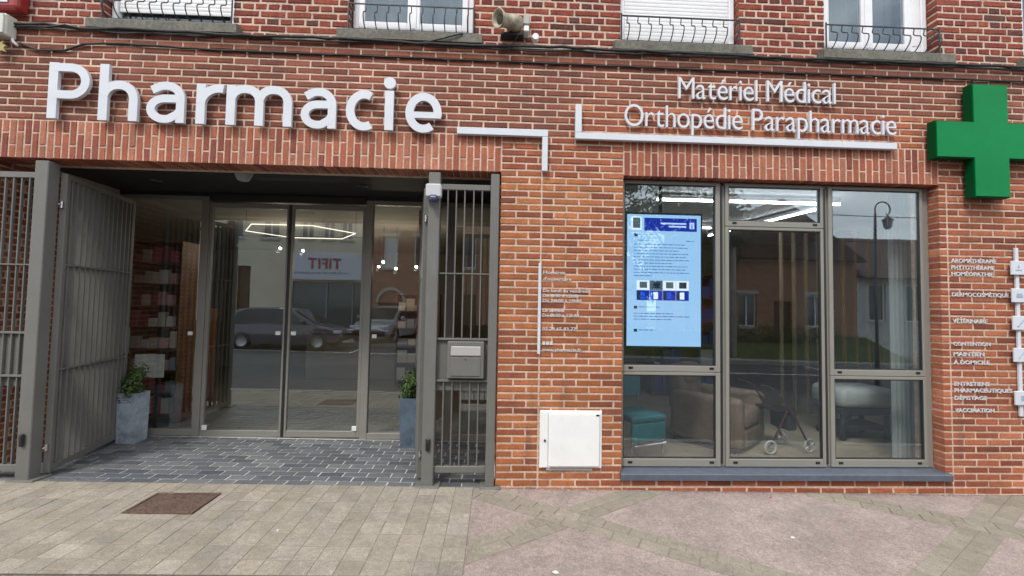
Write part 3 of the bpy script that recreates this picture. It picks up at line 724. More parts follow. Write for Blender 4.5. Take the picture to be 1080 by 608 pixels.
# ------------------------------------------------------------------ lettering
GLY = {}
def glyph(ch, offset=0.0, extrude=0.05, bevel=0.0, res=5):
    key = (ch, round(offset, 4), round(extrude, 4), bevel)
    if key in GLY: return GLY[key]
    cu = bpy.data.curves.new('letter_curve', 'FONT'); cu.body = ch; cu.size = 1; cu.extrude = extrude; cu.offset = offset; cu.bevel_depth = bevel; cu.resolution_u = res
    ob = bpy.data.objects.new('letter_curve', cu); COL.objects.link(ob)
    dg = bpy.context.evaluated_depsgraph_get(); me = bpy.data.meshes.new_from_object(ob.evaluated_get(dg))
    bpy.data.objects.remove(ob); 
    v = [q.co.copy() for q in me.vertices]; f = [tuple(q.vertices) for q in me.polygons]
    bpy.data.meshes.remove(me); bpy.data.curves.remove(cu)
    xs = [q.x for q in v]; ys = [q.y for q in v]
    GLY[key] = (v, f, min(xs), max(xs), min(ys), max(ys)); return GLY[key]

def put(name, g, x0, x1, z0, z1, yback, depth, mt, parent, sa=rad(35)):
    v, f, a, b, c, d = g
    zmin = min(q.z for q in v); zmax = max(q.z for q in v)
    mb = MB(); mb.add([(x0+(q.x-a)/(b-a)*(x1-x0), yback-(q.z-zmin)/max(1e-6, zmax-zmin)*depth, z0+(q.y-c)/(d-c)*(z1-z0)) for q in v], f)
    return mb.build(name, mt, parent, sa=sa)

t = thing('pharmacie_sign', 'large white raised letters reading Pharmacie above the entrance lintel', 'sign', (-2.3, -.05, 3.3))
def stroke(mb, pts, w_, yb, yf):
    """a flat bar of width w_ along a centreline in the wall plane, from yb out to yf"""
    n = len(pts); lft = []; rgt = []
    for i, (x, z) in enumerate(pts):
        a = pts[max(i-1, 0)]; b = pts[min(i+1, n-1)]; d = Vector((b[0]-a[0], b[1]-a[1])); d = d.normalized(); nn = Vector((-d.y, d.x))*w_/2
        ww = nn
        lft.append((x+ww.x, z+ww.y)); rgt.append((x-ww.x, z-ww.y))
    vs_ = []
    for l_, r_ in zip(lft, rgt): vs_ += [(l_[0], yf, l_[1]), (r_[0], yf, r_[1]), (l_[0], yb, l_[1]), (r_[0], yb, r_[1])]
    fs = []
    for i in range(n-1):
        o = 4*i; fs += [(o, o+1, o+5, o+4), (o, o+4, o+6, o+2), (o+1, o+3, o+7, o+5)]
    fs += [(0, 2, 3, 1), (4*n-4, 4*n-3, 4*n-1, 4*n-2)]
    mb.add(vs_, fs)
def arc(cx, cz, rx, rz, a0, a1, n=22, pw=1.0):
    out = []
    for i in range(n+1):
        a = rad(a0+(a1-a0)*i/n); c, s_ = math.cos(a), math.sin(a)
        out.append((cx+rx*math.copysign(abs(c)**pw, c), cz+rz*math.copysign(abs(s_)**pw, s_)))
    return out
def big_letter(ch, x0, x1, z0, z1):
    w_ = .080; h2 = w_/2; mb = MB(); yb, yf = -.034, -.064; k = [0]
    def st(pts, ww=w_):
        stroke(mb, pts, ww, yb, yf-.0006*k[0]); k[0] += 1
    H = z1-z0; W = x1-x0
    if ch == 'P':
        st([(x0+h2, z0), (x0+h2, z1)])
        zt_, zm = z1-.043, z0+H*.43; r_ = (zt_-zm)/2
        st([(x0+w_*.5, zt_), (x1-h2-r_*1.02, zt_)]+arc(x1-h2-r_*1.02, zm+r_, r_*1.02, r_, 88, -88)+[(x1-h2-r_*1.02, zm), (x0+w_*.5, zm)], .075)
    elif ch == 'h':
        xh = z0+.375; st([(x0+h2, z0), (x0+h2, z1)])
        rx = (W-w_)/2; st(arc(x0+h2+rx, xh-.043-.135, rx, .135, 168, 0, pw=.92)+[(x1-h2, z0)], .078)
    elif ch == 'r':
        st([(x0+h2, z0), (x0+h2, z1-.006)]); st(arc(x0+h2+.165, z1-.046-.155, .165, .155, 178, 78), .077)
    elif ch == 'm':
        st([(x0+h2, z0), (x0+h2, z1-.010)]); rx = (W-w_)/4
        for q in (0, 1): st(arc(x0+h2+rx*(1+2*q), z1-.043-.125, rx, .125, 168, 0, pw=.92)+[(x0+h2+rx*(2+2*q), z0)], .077)
    elif ch == 'a':
        rx = (W-w_)/2; st([(x0+.045, z1-.085)]+arc(x1-h2-rx*1.02, z1-.041-.125, rx*1.02, .125, 112, 0, pw=.94)+[(x1-h2, z0+.008)], .075)
        st([(x1-h2, z0+.235), (x0+h2+rx*1.1, z0+.232)]+arc(x0+h2+rx*.95, z0+.041+.095, rx*.95, .096, 95, 290)+[(x1-h2-.03, z0+.085), (x1-h2, z0+.125)], .073)
    elif ch == 'c':
        rx = W*.56-h2; st(arc(x0+h2+rx, (z0+z1)/2, rx, H/2-.043, 62, 298, 30), .077)
    elif ch == 'i':
        st([((x0+x1)/2, z0+.01), ((x0+x1)/2, z0+.385)]); cx = (x0+x1)/2
        mb.prism([(cx+.056*math.cos(rad(18*q)), z1-.056+.056*math.sin(rad(18*q))) for q in range(20)], yf, yb, 'y')
    elif ch == 'e':
        rx = W/2-h2; cz = (z0+z1)/2
        st([(x1-h2+.004, cz-.030)]+arc(x0+W/2, cz, rx, H/2-.043, 4, 306, 32), .075)
        st([(x0+h2, cz-.022), (x1-.006, cz-.022)], .058)
    return mb
for ch, x0, x1, z0, z1 in (('P',-4.095,-3.733,3.306,3.824),('h',-3.650,-3.302,3.304,3.826),('a',-3.227,-2.884,3.293,3.686),('r',-2.784,-2.548,3.300,3.682),('m',-2.514,-1.918,3.300,3.684),
                           ('a',-1.841,-1.514,3.288,3.680),('c',-1.428,-1.125,3.284,3.674),('i',-1.081,-.976,3.290,3.806),('e',-.880,-.538,3.281,3.672)):
    big_letter(ch, x0, x1, z0, z1).build('letter', M_white_letter, t)
def text_row(parent, txt, x0, x1, z0, zx, yb, depth, mt, off, name='letter', z0b=None):
    """letters one by one between x0 and x1; zx = cap height line; baseline may rise linearly to z0b"""
    adv = []; x = 0.0; sp = .075
    ref = glyph('M', off, .05); H = ref[5]-ref[4]
    for ch in txt:
        if ch == ' ': x += .30; adv.append(None); continue
        g = glyph(ch, off, .05); adv.append((x-g[2], g)); x += (g[3]-g[2])+sp
    W = x-sp; sx = (x1-x0)/W; sz = (zx-z0)/H
    for ch, e in zip(txt, adv):
        if e is None: continue
        o, g = e; v, f, a, b, c, d = g; dz = 0 if z0b is None else (z0b-z0)*((o+(a+b)/2)/W)
        put(name, g, x0+(o+a)*sx, x0+(o+b)*sx, z0+c*sz+dz, z0+d*sz+dz, yb, depth, mt, parent)
t = thing('materiel_sign', 'narrow white raised letters reading Matériel Médical on the brick wall', 'sign', (2.5, -.03, 3.72))
text_row(t, 'Matériel Médical', 1.728, 3.295, 3.717, 3.925, -.022, .022, M_white_letter, -.006)
t = thing('orthopedie_sign', 'narrow white raised letters reading Orthopédie Parapharmacie above the white trim line', 'sign', (2.5, -.03, 3.44))
text_row(t, 'Orthopédie Parapharmacie', 1.203, 3.905, 3.428, 3.638, -.022, .022, M_white_letter, -.006)
# white trim lines
t = thing('sign_trim', 'white angled trim bar turning down the brick pier beside Pharmacie', 'trim bar', (.1, -.03, 3.3), group='white angled trim bars')
mb = MB(); mb.cbox(-.393, .467, -.055, -.012, 3.292, 3.357, .003); mb.build('long_bar', M_white_letter, t)
mb = MB(); mb.cbox(.414, .467, -.055, -.012, 2.962, 3.291, .003); mb.build('drop_bar', M_white_letter, t)
t = thing('sign_trim', 'white angled trim bar underlining Orthopédie Parapharmacie', 'trim bar', (2.3, -.03, 3.3), group='white angled trim bars')
mb = MB(); mb.cbox(.728, 3.900, -.055, -.012, 3.282, 3.345, .003); mb.build('long_bar', M_white_letter, t)
mb = MB(); mb.cbox(.728, .788, -.055, -.012, 3.346, 3.620, .003); mb.build('rising_bar', M_white_letter, t)
# green cross
t = thing('pharmacy_cross', 'thick green illuminated-type pharmacy cross mounted high on the brick wall', 'cross', (4.735, -.03, 3.37))
def cross_poly(cx, cz, half, arm): return [(cx+a*1.0, cz+b) for a, b in ((-arm,-half),(arm,-half),(arm,-arm),(half,-arm),(half,arm),(arm,arm),(arm,half),(-arm,half),(-arm,arm),(-half,arm),(-half,-arm),(-arm,-arm))]
CX, CZ = 4.785, 3.375
mb = MB(); mb.prism(cross_poly(CX, CZ, .560, .183), -.112, -.035, 'y'); mb.build('casing', M_green_side, t)
mb = MB(); mb.prism(cross_poly(CX, CZ, .550, .173), -.122, -.113, 'y'); mb.build('front_panel', M_green, t)
mb = MB(); mb.tube([(CX-.02, -.04, CZ+.55), (CX-.03, -.02, CZ+.60), (CX-.05, -.012, CZ+.655)], .008, 6); mb.build('feed_cable', M_cable, t)
mb = MB(); mb.box(CX-.1, CX+.1, -.034, .0, CZ-.3, CZ-.24); mb.box(CX-.1, CX+.1, -.034, .0, CZ+.24, CZ+.3); mb.build('wall_bracket', M_iron, t)
# opening hours
t = thing('opening_hours', 'white opening hours lettering beside a slim vertical bar on the pier', 'sign', (.6, -.02, 1.24))
mb = MB(); mb.cbox(.400, .427, -.030, -.006, 1.238, 2.092, .003); mb.build('bar', M_white_letter, t)
M_vinyl = mat('white_vinyl', (.60,.60,.61), .5)
def line(parent, txt, x0, x1, z, h, off=.012):
    g = glyph(txt, off, .01, res=2); v, f, a, b, c, d = g
    ref = glyph('H', off, .01, res=2); s = h/(ref[5]-ref[4])
    put('text_line', g, x0, x1, z+c*s, z+d*s, -.003, .006, M_vinyl, parent, None)
zy = lambda y: 2.091-(y-278)*.00893
for txt, y, x1 in (("Horaires", 289, .655), ("d'ouverture", 296, .715), ("Du lundi au vendredi", 308.3, .880), ("De 8h30 à 12h30", 313.6, .785), ("De 14h00 à 19h30", 318.9, .815), ("Le samedi", 329.3, .650), ("De 8h30 à 12h30", 334.4, .790), ("03 28 65 83 77", 348.6, .765), ("www.pharmacie.fr", 370.5, .815)):
    line(t, txt, .446, x1, zy(y), .030)
for i in range(3):
    mb = MB(); mb.box(.447+i*.035, .475+i*.035, -.009, -.003, zy(364), zy(360.5)); mb.build('icon', M_vinyl, t)
# services list
t = thing('services_list', 'white list of pharmacy services lettered on the brick beside the shop window', 'sign', (4.7, -.02, .77))
zs = lambda y: 2.275-(y-268)*.00925
for txt, y, x1 in (("AROMATHÉRAPIE", 276, 4.935), ("PHYTOTHÉRAPIE", 283.2, 4.915), ("HOMÉOPATHIE", 290.1, 4.90), ("DERMOCOSMÉTIQUE", 312, 5.055), ("VÉTÉRINAIRE", 340, 4.825), ("CONTENTION", 364.1, 4.85), ("MAINTIEN", 374.8, 4.785), ("À DOMICILE", 383.5, 4.835), ("ENTRETIENS", 406, 4.83), ("PHARMACEUTIQUES", 412.8, 5.06), ("DÉPISTAGE", 420.6, 4.80), ("VACCINATION", 433.5, 4.87)):
    line(t, txt, 4.472, x1, zs(y)-.012, .038)
t = thing('pictogram_board', 'white vertical bar carrying five square pictogram plates at the photo edge', 'sign', (5.13, -.02, .7))
mb = MB(); mb.cbox(5.112, 5.146, -.026, -.006, .700, 2.345, .003); mb.build('bar', M_white_letter, t)
M_icon = mat('icon_blue', (.30,.38,.50), .5)
for i, z in enumerate((2.145, 1.875, 1.607, 1.295, .880)):
    mb = MB(); mb.cbox(5.045, 5.185, -.046, -.028, z-.068, z+.068, .004); pl = mb.build('plate', M_white_letter, t)
    mb = MB()
    if i == 0: mb.tube([(5.085+.01*k, -.047, z-.02) for k in range(7)], .004, 5); mb.prism([(5.105,z),(5.125,z),(5.115,z+.03)], -.049, -.0465)
    elif i == 1: mb.prism([(5.08,z-.02),(5.15,z-.02),(5.14,z+.02),(5.09,z+.02)], -.049, -.0465)
    elif i == 2: mb.tube([(5.085, -.048, z-.035), (5.115, -.048, z-.005), (5.15, -.048, z+.035)], .006, 5)
    elif i == 3: mb.tube([(5.09, -.048, z-.03), (5.14, -.048, z+.03)], .004, 5)
    else: mb.box(5.10, 5.112, -.049, -.0465, z-.025, z+.025); mb.box(5.118, 5.130, -.049, -.0465, z-.025, z+.025)
    mb.build('symbol', M_icon, pl)

# ------------------------------------------------------------------ meter box
t = thing('meter_box', 'white flush utility meter box set low in the brick pier', 'meter box', (.73, 0, .18))
mb = MB(); mb.cbox(.435, 1.018, -.018, .03, .188, .715, .006); mb.build('frame', M_white_plastic, t)
mb = MB(); mb.cbox(.520, .995, -.045, -.019, .205, .698, .014); d = mb.build('door', M_white_plastic, t)
mb = MB(); mb.cbox(.452, .512, -.026, -.019, .198, .705, .004); mb.build('lock_strip', M_white_plastic, t)
mb = MB(); mb.lathe([(0, .012), (.010, .012), (.010, 0)], 12, Matrix.Translation((.482, -.026, .445)) @ Matrix.Rotation(rad(90), 4, 'X')); mb.build('lock', M_black, t)
mb = MB(); mb.cbox(.955, .985, -.049, -.044, .675, .690, .001); mb.build('badge', M_black, d)
mb = MB(); mb.box(.50, .93, -.016, -.006, .168, .187); mb.build('drip_edge', mat('box_rim', (.35,.34,.33), .6), t)

# ------------------------------------------------------------------ cables, horn, junction box on the facade
def cable(label, pts, r, wob=.006, seed=1, group='dark cables clipped to the facade'):
    rr = random.Random(seed); out = []
    for (a, b) in zip(pts[:-1], pts[1:]):
        n = max(2, int((Vector(b)-Vector(a)).length/.12))
        for i in range(n):
            s = i/n; q = Vector(a).lerp(Vector(b), s); out.append(q+Vector((0, rr.uniform(-.003, .003), rr.uniform(-wob, wob))))
    out.append(Vector(pts[-1]))
    mb = MB(); mb.tube(out, r, 6); o = mb.build('facade_cable', M_cable, smooth=True)
    return tag(o, label, 'cable', group)
cable('thick black cable sagging along the ledge under the window sills', [(-4.47,-.03,4.185),(-4.2,-.03,4.20),(-3.9,-.035,4.165),(-3.4,-.04,4.18),(-2.4,-.04,4.160),(-1.5,-.035,4.175),(-.8,-.045,4.15),(0,-.04,4.165),(.6,-.035,4.18),(1.6,-.04,4.168),(2.6,-.04,4.160),(3.7,-.04,4.165),(4.6,-.04,4.170),(6.2,-.04,4.16)], .013, .006, 2)
cable('thin dark cable twisting just below the thick one on the ledge', [(-4.47,-.028,4.16),(-4.0,-.045,4.18),(-3.6,-.03,4.145),(-2.6,-.03,4.150),(-1.2,-.03,4.145),(-.1,-.03,4.135),(.9,-.03,4.150),(2.2,-.03,4.140),(3.6,-.03,4.150),(6.2,-.03,4.14)], .008, .009, 3)
cable('straight dark cable a course below the ledge dipping towards the junction box', [(-4.42,-.012,4.02),(-4.25,-.014,3.955),(-4.02,-.014,3.968),(-3.85,-.014,4.035),(-3.5,-.012,4.052),(-2.6,-.012,4.028),(-1,-.012,4.030),(.2,-.012,4.026),(2,-.012,4.026),(4.4,-.012,4.034),(6.2,-.012,4.03)], .010, .003, 4)
cable('short slanting cable crossing the sill of the middle-left window', [(-.75,-.045,4.155),(-.55,-.05,4.205),(-.38,-.05,4.26),(-.30,.02,4.30)], .007, .002, 5)
cable('pale loose wire hanging below the horn loudspeaker', [(.17,-.05,4.28),(.13,-.03,4.21),(.10,-.015,4.13)], .004, .002, 6)
t = thing('junction_box', 'pale grey junction box on the wall at the upper photo corner', 'junction box', (-4.6, 0, 4.04))
mb = MB(); mb.cbox(-4.78, -4.462, -.10, .0, 4.045, 4.245, .015); mb.build('box', mat('box_grey', (.58,.59,.53), .5, noise=(9,.85,1.1), dirt=(8,(.3,.29,.26),.6,.5)), t)
mb = MB(); mb.cbox(-4.77, -4.472, -.112, -.101, 4.055, 4.235, .008); mb.build('cover', MAT['box_grey'], t)
mb = MB(); mb.tube([(-4.475,-.03,4.055),(-4.46,-.035,4.02),(-4.425,-.03,3.985)], .012, 8); mb.build('conduit', M_white_plastic, t, smooth=True)
t = thing('red_sign', 'red and white framed sign cut off by the top corner of the photo', 'sign', (-4.7, 0, 4.33))
mb = MB(); mb.cbox(-5.05, -4.42, -.06, OY, 4.315, 4.9, .03); mb.build('case', mat('sign_red', (.28,.02,.02), .35), t)
mb = MB(); mb.cbox(-5.02, -4.50, -.068, -.061, 4.365, 4.88, .004); mb.build('face', M_white_letter, t)
t = thing('yellow_ornament', 'small yellow leaf-shaped ornament hanging below the junction box', 'ornament', (-4.60, -.05, 3.93))
mb = MB(); pts = []
for i in range(14):
    an = 2*math.pi*i/14+.2; r_ = (.062 if i % 2 == 0 else .034)*(1.15 if math.sin(an) < 0 else 1); pts.append((-4.545+r_*math.cos(an), 3.952+r_*math.sin(an)))
mb.prism(pts, -.065, -.050, 'y'); mb.build('leaf', mat('yellow_paint', (.38,.31,.11), .6, noise=(40,.7,1.3)), t)
mb = MB(); mb.tube([(-4.545,-.058,4.0),(-4.57,-.05,4.046)], .003, 5); mb.build('hook', M_iron, t)
# horn loudspeaker / old siren with its box
t = thing('horn_siren', 'weathered cream horn siren bracketed on the wall between two upper windows', 'siren', (.05, 0, 4.3))
HM_ = Matrix.Translation((.150, -.03, 4.392)) @ Vector((-.19, -.16, -.060)).to_track_quat('Z', 'Y').to_matrix().to_4x4()
M_cream = mat('cream_enamel', (.42,.38,.28), .5, noise=(18,.6,1.2), dirt=(11,(.15,.125,.08),.50,.75))
mb = MB(); mb.lathe([(.0,.215),(.02,.215),(.036,.205),(.05,.215),(.070,.236),(.082,.244),(.086,.238),(.076,.212),(.062,.17),(.060,.10),(.070,.08),(.074,.03),(.072,-.02),(.050,-.04),(.0,-.045)], 22, HM_); h_ = mb.build('horn', M_cream, t, smooth=True)
mb = MB(); mb.lathe([(.0,.222),(.042,.216),(.042,.218),(.0,.226)], 18, HM_); mb.build('mouth', mat('mossy_dark', (.045,.05,.03), .8), h_)
for dx, dz in ():
    mb = MB(); mb.lathe([(0,.01),(.012,.01),(.012,0)], 10, Matrix.Translation((.115+dx*.2, -.10, 4.415+dz)) @ Matrix.Rotation(rad(70), 4, 'X')); mb.build('port', M_black, t)
mb = MB(); mb.cbox(.215, .275, -.06, OY, 4.375, 4.465, .008); mb.build('control_box', mat('grey_paint', (.38,.39,.37), .5, noise=(20,.8,1.1)), t)
mb = MB(); mb.cbox(.218, .270, -.058, OY, 4.308, 4.366, .006); mb.build('white_box', M_white_plastic, t)
mb = MB(); mb.cbox(.0, .22, -.03, OY, 4.285, 4.312, .004); mb.box(.08, .11, -.04, OY, 4.313, 4.37); mb.build('bracket', M_iron, t)
mb = MB(); mb.lathe([(0,.03),(.030,.03),(.034,.02),(.034,-.03),(0,-.03)], 16, Matrix.Translation((.335,-.01,4.275)) @ Matrix.Rotation(rad(90), 4, 'X')); mb.build('round_cap', M_white_plastic, t, sa=rad(40))

# dome under the recess ceiling
t = thing('ceiling_dome', 'grey dome lamp hanging under the dark entrance ceiling', 'dome lamp', (-2.632, .45, 3.03))
mb = MB(); mb.lathe([(.0,2.925),(.045,2.926),(.058,2.938),(.075,2.975),(.088,3.005),(.088,3.034),(0,3.034)], 24, Matrix.Translation((-2.632,.45,0))); mb.build('dome', mat('dome_grey', (.33,.34,.35), .5), t, sa=rad(40))
mb = MB(); mb.lathe([(.094,3.034),(.096,3.022),(.089,3.018)], 24, Matrix.Translation((-2.632,.45,0))); mb.build('rim', mat('rim_grey', (.2,.2,.2), .5), t, smooth=True)

# ------------------------------------------------------------------ planters with box shrubs
M_zinc = mat('zinc_planter', (.35,.41,.47), .55, noise=[(7,.7,1.2),(40,.9,1.1)], dirt=[(6,(.13,.16,.19),.52,.75),(12,(.6,.63,.66),.62,.4)])
M_zinc_shade = mat('shaded_zinc_planter', (.10,.14,.19), .5, noise=[(7,.7,1.2)], dirt=[(6,(.05,.065,.09),.52,.75)])  # darker copy of the zinc: shade by the gate put into the colour
M_leafs = [mat('box_leaf_a', (.045,.085,.022), .55, noise=(30,.7,1.35)), mat('box_leaf_b', (.075,.13,.03), .55, noise=(30,.7,1.35))]
def leaf_cloud(mb, c, rx, ry, rz, n, size, r, shell=.55, lumpy=.2):
    lum = [(r.uniform(-1,1), r.uniform(-1,1), r.uniform(-1,1)) for _ in range(9)]
    for _ in range(n):
        while True:
            d = Vector((r.uniform(-1,1), r.uniform(-1,1), r.uniform(-1,1)))
            if .05 < d.length < 1: break
        d.normalize(); k = shell+(1-shell)*r.random()**.6
        k *= 1+lumpy*sum(math.sin(3.1*d.dot(Vector(q))+i) for i, q in enumerate(lum))/3
        p = Vector(c)+Vector((d.x*rx*k, d.y*ry*k, d.z*rz*k))
        nrm = (d+Vector((r.uniform(-.9,.9), r.uniform(-.9,.9), r.uniform(-.4,1.1)))).normalized()
        a = nrm.orthogonal().normalized(); a = (Matrix.Rotation(r.uniform(0,6.28), 3, nrm) @ a); b = nrm.cross(a); s = size*r.uniform(.6,1.25)
        mb.add([p-a*s, p-b*s*.5+nrm*s*.12, p+a*s, p+b*s*.5+nrm*s*.12], [(0,1,2),(0,2,3)])

def planter(x, y, h, w0, w1, lab_p, lab_s, dark):
    z = gz(x, y)
    t = thing('planter', lab_p, 'planter', (x, y, z), group='tall tapered planters flanking the doors')
    mb = MB(); v = []
    for ww, zz in ((w0, 0), (w1, h), (w1-.025, h), (w1-.025, h-.05)): v += [(x-ww, y-ww, z+zz), (x+ww, y-ww, z+zz), (x+ww, y+ww, z+zz), (x-ww, y+ww, z+zz)]
    mb.add(v, [(4*q+i, 4*q+(i+1) % 4, 4*q+4+(i+1) % 4, 4*q+4+i) for q in range(3) for i in range(4)]); mb.build('pot', M_zinc_shade if dark else M_zinc, t)
    mb = MB(); mb.add([(x-w1+.03,y-w1+.03,z+h-.045),(x+w1-.03,y-w1+.03,z+h-.045),(x+w1-.03,y+w1-.03,z+h-.045),(x-w1+.03,y+w1-.03,z+h-.045)], [(0,1,2,3)]); mb.build('soil', mat('potting_soil', (.04,.03,.02), .95), t)
    if not dark:
        mb = MB()
        mb.tube([(x-.06, y-w1*.985, z+h-.095), (x-.02, y-w1*.985, z+h-.075), (x+.03, y-w1*.985, z+h-.078), (x+.06, y-w1*.985, z+h-.10), (x-.07, y-w1*.98, z+h-.104), (x-.085, y-w1*.98, z+h-.098)], .004, 5); mb.build('motif', mat('motif_dark', (.10,.12,.14), .6), t)
    s = thing('box_shrub', lab_s, 'shrub', (x, y, z+h-.05), group='small box shrubs in the planters')
    mb = MB(); mb.tube([(x,y,z+h-.05),(x+.01,y,z+h+.03),(x,y,z+h+.14)], [.012,.010,.006], 6); mb.build('stem', M_wood, s)
    r = random.Random(int(abs(x)*100)); mb = MB(); leaf_cloud(mb, (x, y, z+h+.115), .13, .13, .135, 1000, .022, r, .25, .45); leaf_cloud(mb, (x+.01, y, z+h+.20), .09, .09, .10, 350, .018, r, .3, .3)
    o = mb.build('foliage', M_leafs[0], s); o.data.materials.append(M_leafs[1])
    idx = []
    for i in range(len(o.data.polygons)//2): idx += [1 if r.random() < .45 else 0]*2
    o.data.polygons.foreach_set('material_index', idx)
planter(-4.185, 1.165, .565, .098, .104, 'pale zinc-grey square planter beside the open gate leaf', 'small leafy box shrub in the pale planter by the gate', False)
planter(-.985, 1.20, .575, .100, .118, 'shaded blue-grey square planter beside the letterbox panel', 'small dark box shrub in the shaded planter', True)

# ------------------------------------------------------------------ pharmacy interior
M_floor_in = mat('beige_floor', (.30,.27,.22), .35, noise=(3,.85,1.1))
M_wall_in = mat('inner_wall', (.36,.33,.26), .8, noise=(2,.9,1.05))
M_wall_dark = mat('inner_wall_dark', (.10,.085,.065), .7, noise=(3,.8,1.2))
inn = MB(); inn.box(-9, .32, REC+.2, 7.5, -.3, -.02); tag(inn.build('pharmacy_floor', M_floor_in), kind='structure')
inn = MB(); inn.box(-9, .32, REC+.16, 7.5, 3.04, 3.1); tag(inn.build('pharmacy_ceiling', mat('inner_ceiling', (.42,.42,.40), .8)), kind='structure')
inn = MB(); inn.box(-9, .32, 7.5, 7.6, -.3, 3.1); tag(inn.build('pharmacy_wall_back', M_wall_in), kind='structure')
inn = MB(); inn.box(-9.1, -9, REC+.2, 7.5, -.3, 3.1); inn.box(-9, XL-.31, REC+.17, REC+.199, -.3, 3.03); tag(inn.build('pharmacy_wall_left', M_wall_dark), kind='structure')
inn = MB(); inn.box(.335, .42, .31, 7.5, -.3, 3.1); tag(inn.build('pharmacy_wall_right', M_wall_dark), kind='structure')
# hexagonal LED ring
M_led = emitmat('led_white', (1, .90, .72), 1.1)
t = thing('hexagon_lamp', 'glowing hexagonal LED ring hanging inside behind the sliding doors', 'lamp', (-2.95, 2.35, 2.70))
hc = Vector((-2.90, 2.38, 2.72)); hv = [hc+Vector((.80*math.cos(rad(60*i)), .66*math.sin(rad(60*i)), 0)) for i in range(6)]
for i in range(6):
    mb = MB(); mb.tube([hv[i], hv[(i+1) % 6]], .007, 6); mb.build('led_bar', M_led, t)
for i in (0, 3):
    mb = MB(); mb.tube([hv[i], hv[i]+Vector((0, 0, .32))], .003, 5); mb.build('wire', M_iron, t)
M_spot = emitmat('spot_glow', (1, .86, .66), 14.0)
for i, (x, y, z) in enumerate(((-3.8,3.6,2.62),(-3.45,3.7,2.60),(-2.35,4.6,2.42),(-1.95,3.4,2.40),(-1.75,3.5,2.30),(-1.38,3.4,2.33))):
    t = thing('spotlight', ('first','second','third','fourth','fifth','sixth')[i] + ' warm spotlight along the ceiling inside the pharmacy', 'spotlight', (x, y, z), group='warm spotlights inside the pharmacy')
    mb = MB(); mb.lathe([(0,.07),(.026,.07),(.03,.0),(.027,.0)], 12, Matrix.Translation((x, y, z)) @ Matrix.Rotation(rad(-58), 4, 'X')); mb.build('can', M_iron, t, sa=rad(40))
    mb = MB(); mb.lathe([(0,.004),(.025,.004)], 12, Matrix.Translation((x, y, z)) @ Matrix.Rotation(rad(-58), 4, 'X')); mb.build('bulb', M_spot, t)
    mb = MB(); mb.tube([(x, y, z+.05), (x, y, 3.04)], .004, 6); mb.build('stem', M_iron, t)
    ld = bpy.data.lights.new('spot_bulb', 'POINT'); ld.energy = 3.2; ld.shadow_soft_size = .03; ld.color = (1, .82, .60)
    lo_ = bpy.data.objects.new('spot_bulb', ld); COL.objects.link(lo_); lo_.parent = t; lo_.location = (0, -.08, -.06)
# shelving with packs near the left panes
ORD = ['first','second','third','fourth','fifth','sixth','seventh','eighth','ninth','tenth','eleventh','twelfth','thirteenth','fourteenth','fifteenth','sixteenth']
def cname(c):
    r_, g_, b_ = c
    if max(c) < .2 and b_ > r_*1.5: return 'dark blue'
    if b_ > r_*1.8: return 'blue'
    if r_ > 2*g_: return 'dark red' if r_ < .4 else 'red'
    if r_ > 1.4*g_: return 'pink'
    return 'white' if min(c) > .55 else ('grey' if abs(r_-b_) < .07 else ('cream' if r_ > b_ else 'slate'))
def shelf(x0, x1, y0, y1, h, n, label, cols, seed, gl, pk=1.0):
    t = thing('shelf_unit', label, 'shelf', ((x0+x1)/2, (y0+y1)/2, 0)); r = random.Random(seed)
    mb = MB(); mb.box(x0, x0+.02, y0, y1, 0, h); mb.build('side_panel', M_wood, t); mb = MB(); mb.box(x1-.02, x1, y0, y1, 0, h); mb.build('side_panel', M_wood, t)
    mb = MB(); mb.box(x0+.02, x1-.02, y1-.02, y1, 0, h); mb.build('back_panel', M_wood, t)
    for i in range(n):
        z = .1+(h-.12)*i/(n-1); mb = MB(); mb.box(x0+.02, x1-.02, y0, y1-.02, z, z+.02); mb.build('shelf_board', M_wood, t)
        if i == n-1: continue
        x = x0+.04; kk = 0; row = n-2-i
        while x < x1-.12:
            kk += 1
            ww = r.uniform(.07, .13)*pk; hh = r.uniform(.10, (h-.12)/(n-1)-.06)
            mb = MB(); mb.cbox(x, x+ww, y0+.03, y0+.03+r.uniform(.05, .12), z+.021, z+.021+hh, .004)
            cn = r.randrange(len(cols)); o = mb.build('medicine_pack', mat('pack_%d_%d' % (seed, cn), cols[cn], .5), None)
            tag(o, '%s pack, %s along, on the %s row of %s' % (cname(cols[cn]), ORD[kk-1], ORD[row], gl), 'box', 'packs on ' + gl); x += ww+r.uniform(.008, .03)
CW = [(.62,.60,.58),(.50,.12,.16),(.55,.50,.42),(.25,.30,.38),(.60,.36,.36),(.30,.06,.07),(.65,.64,.66)]
shelf(-5.05, -4.35, 2.05, 2.40, 2.5, 9, 'brown wooden shelf of small packs behind the leftmost door pane', CW, 3, 'the leftmost shelf')
shelf(-2.05, -1.15, 4.9, 5.2, 1.9, 6, 'low brown shelf of packs deep inside behind the sliding doors', CW, 5, 'the deep shelf', 1.6)
t = thing('leaflet_stand', 'black leaflet stand with a white printed board behind the first pane', 'stand', (-4.28, 1.60, 0))
mb = MB(); mb.tube([(-4.28,1.62,-.02),(-4.28,1.62,.72)], .02, 8); mb.build('pole', M_black, t)
mb = MB(); mb.cbox(-4.38, -4.18, 1.54, 1.70, -.02, .0, .004); mb.build('foot', M_black, t)
mb = MB(); mb.cbox(-4.53, -4.17, 1.57, 1.59, .70, .99, .004); bo = mb.build('board', mat('leaflet_print', (.74,.78,.76), .5, noise=[(14,.65,1.15),(40,.85,1.1)]), t)
t = thing('clothes_dummy', 'slim display dummy with pink top and dark trousers behind the second pane', 'dummy', (-4.63, 3.0, 0))
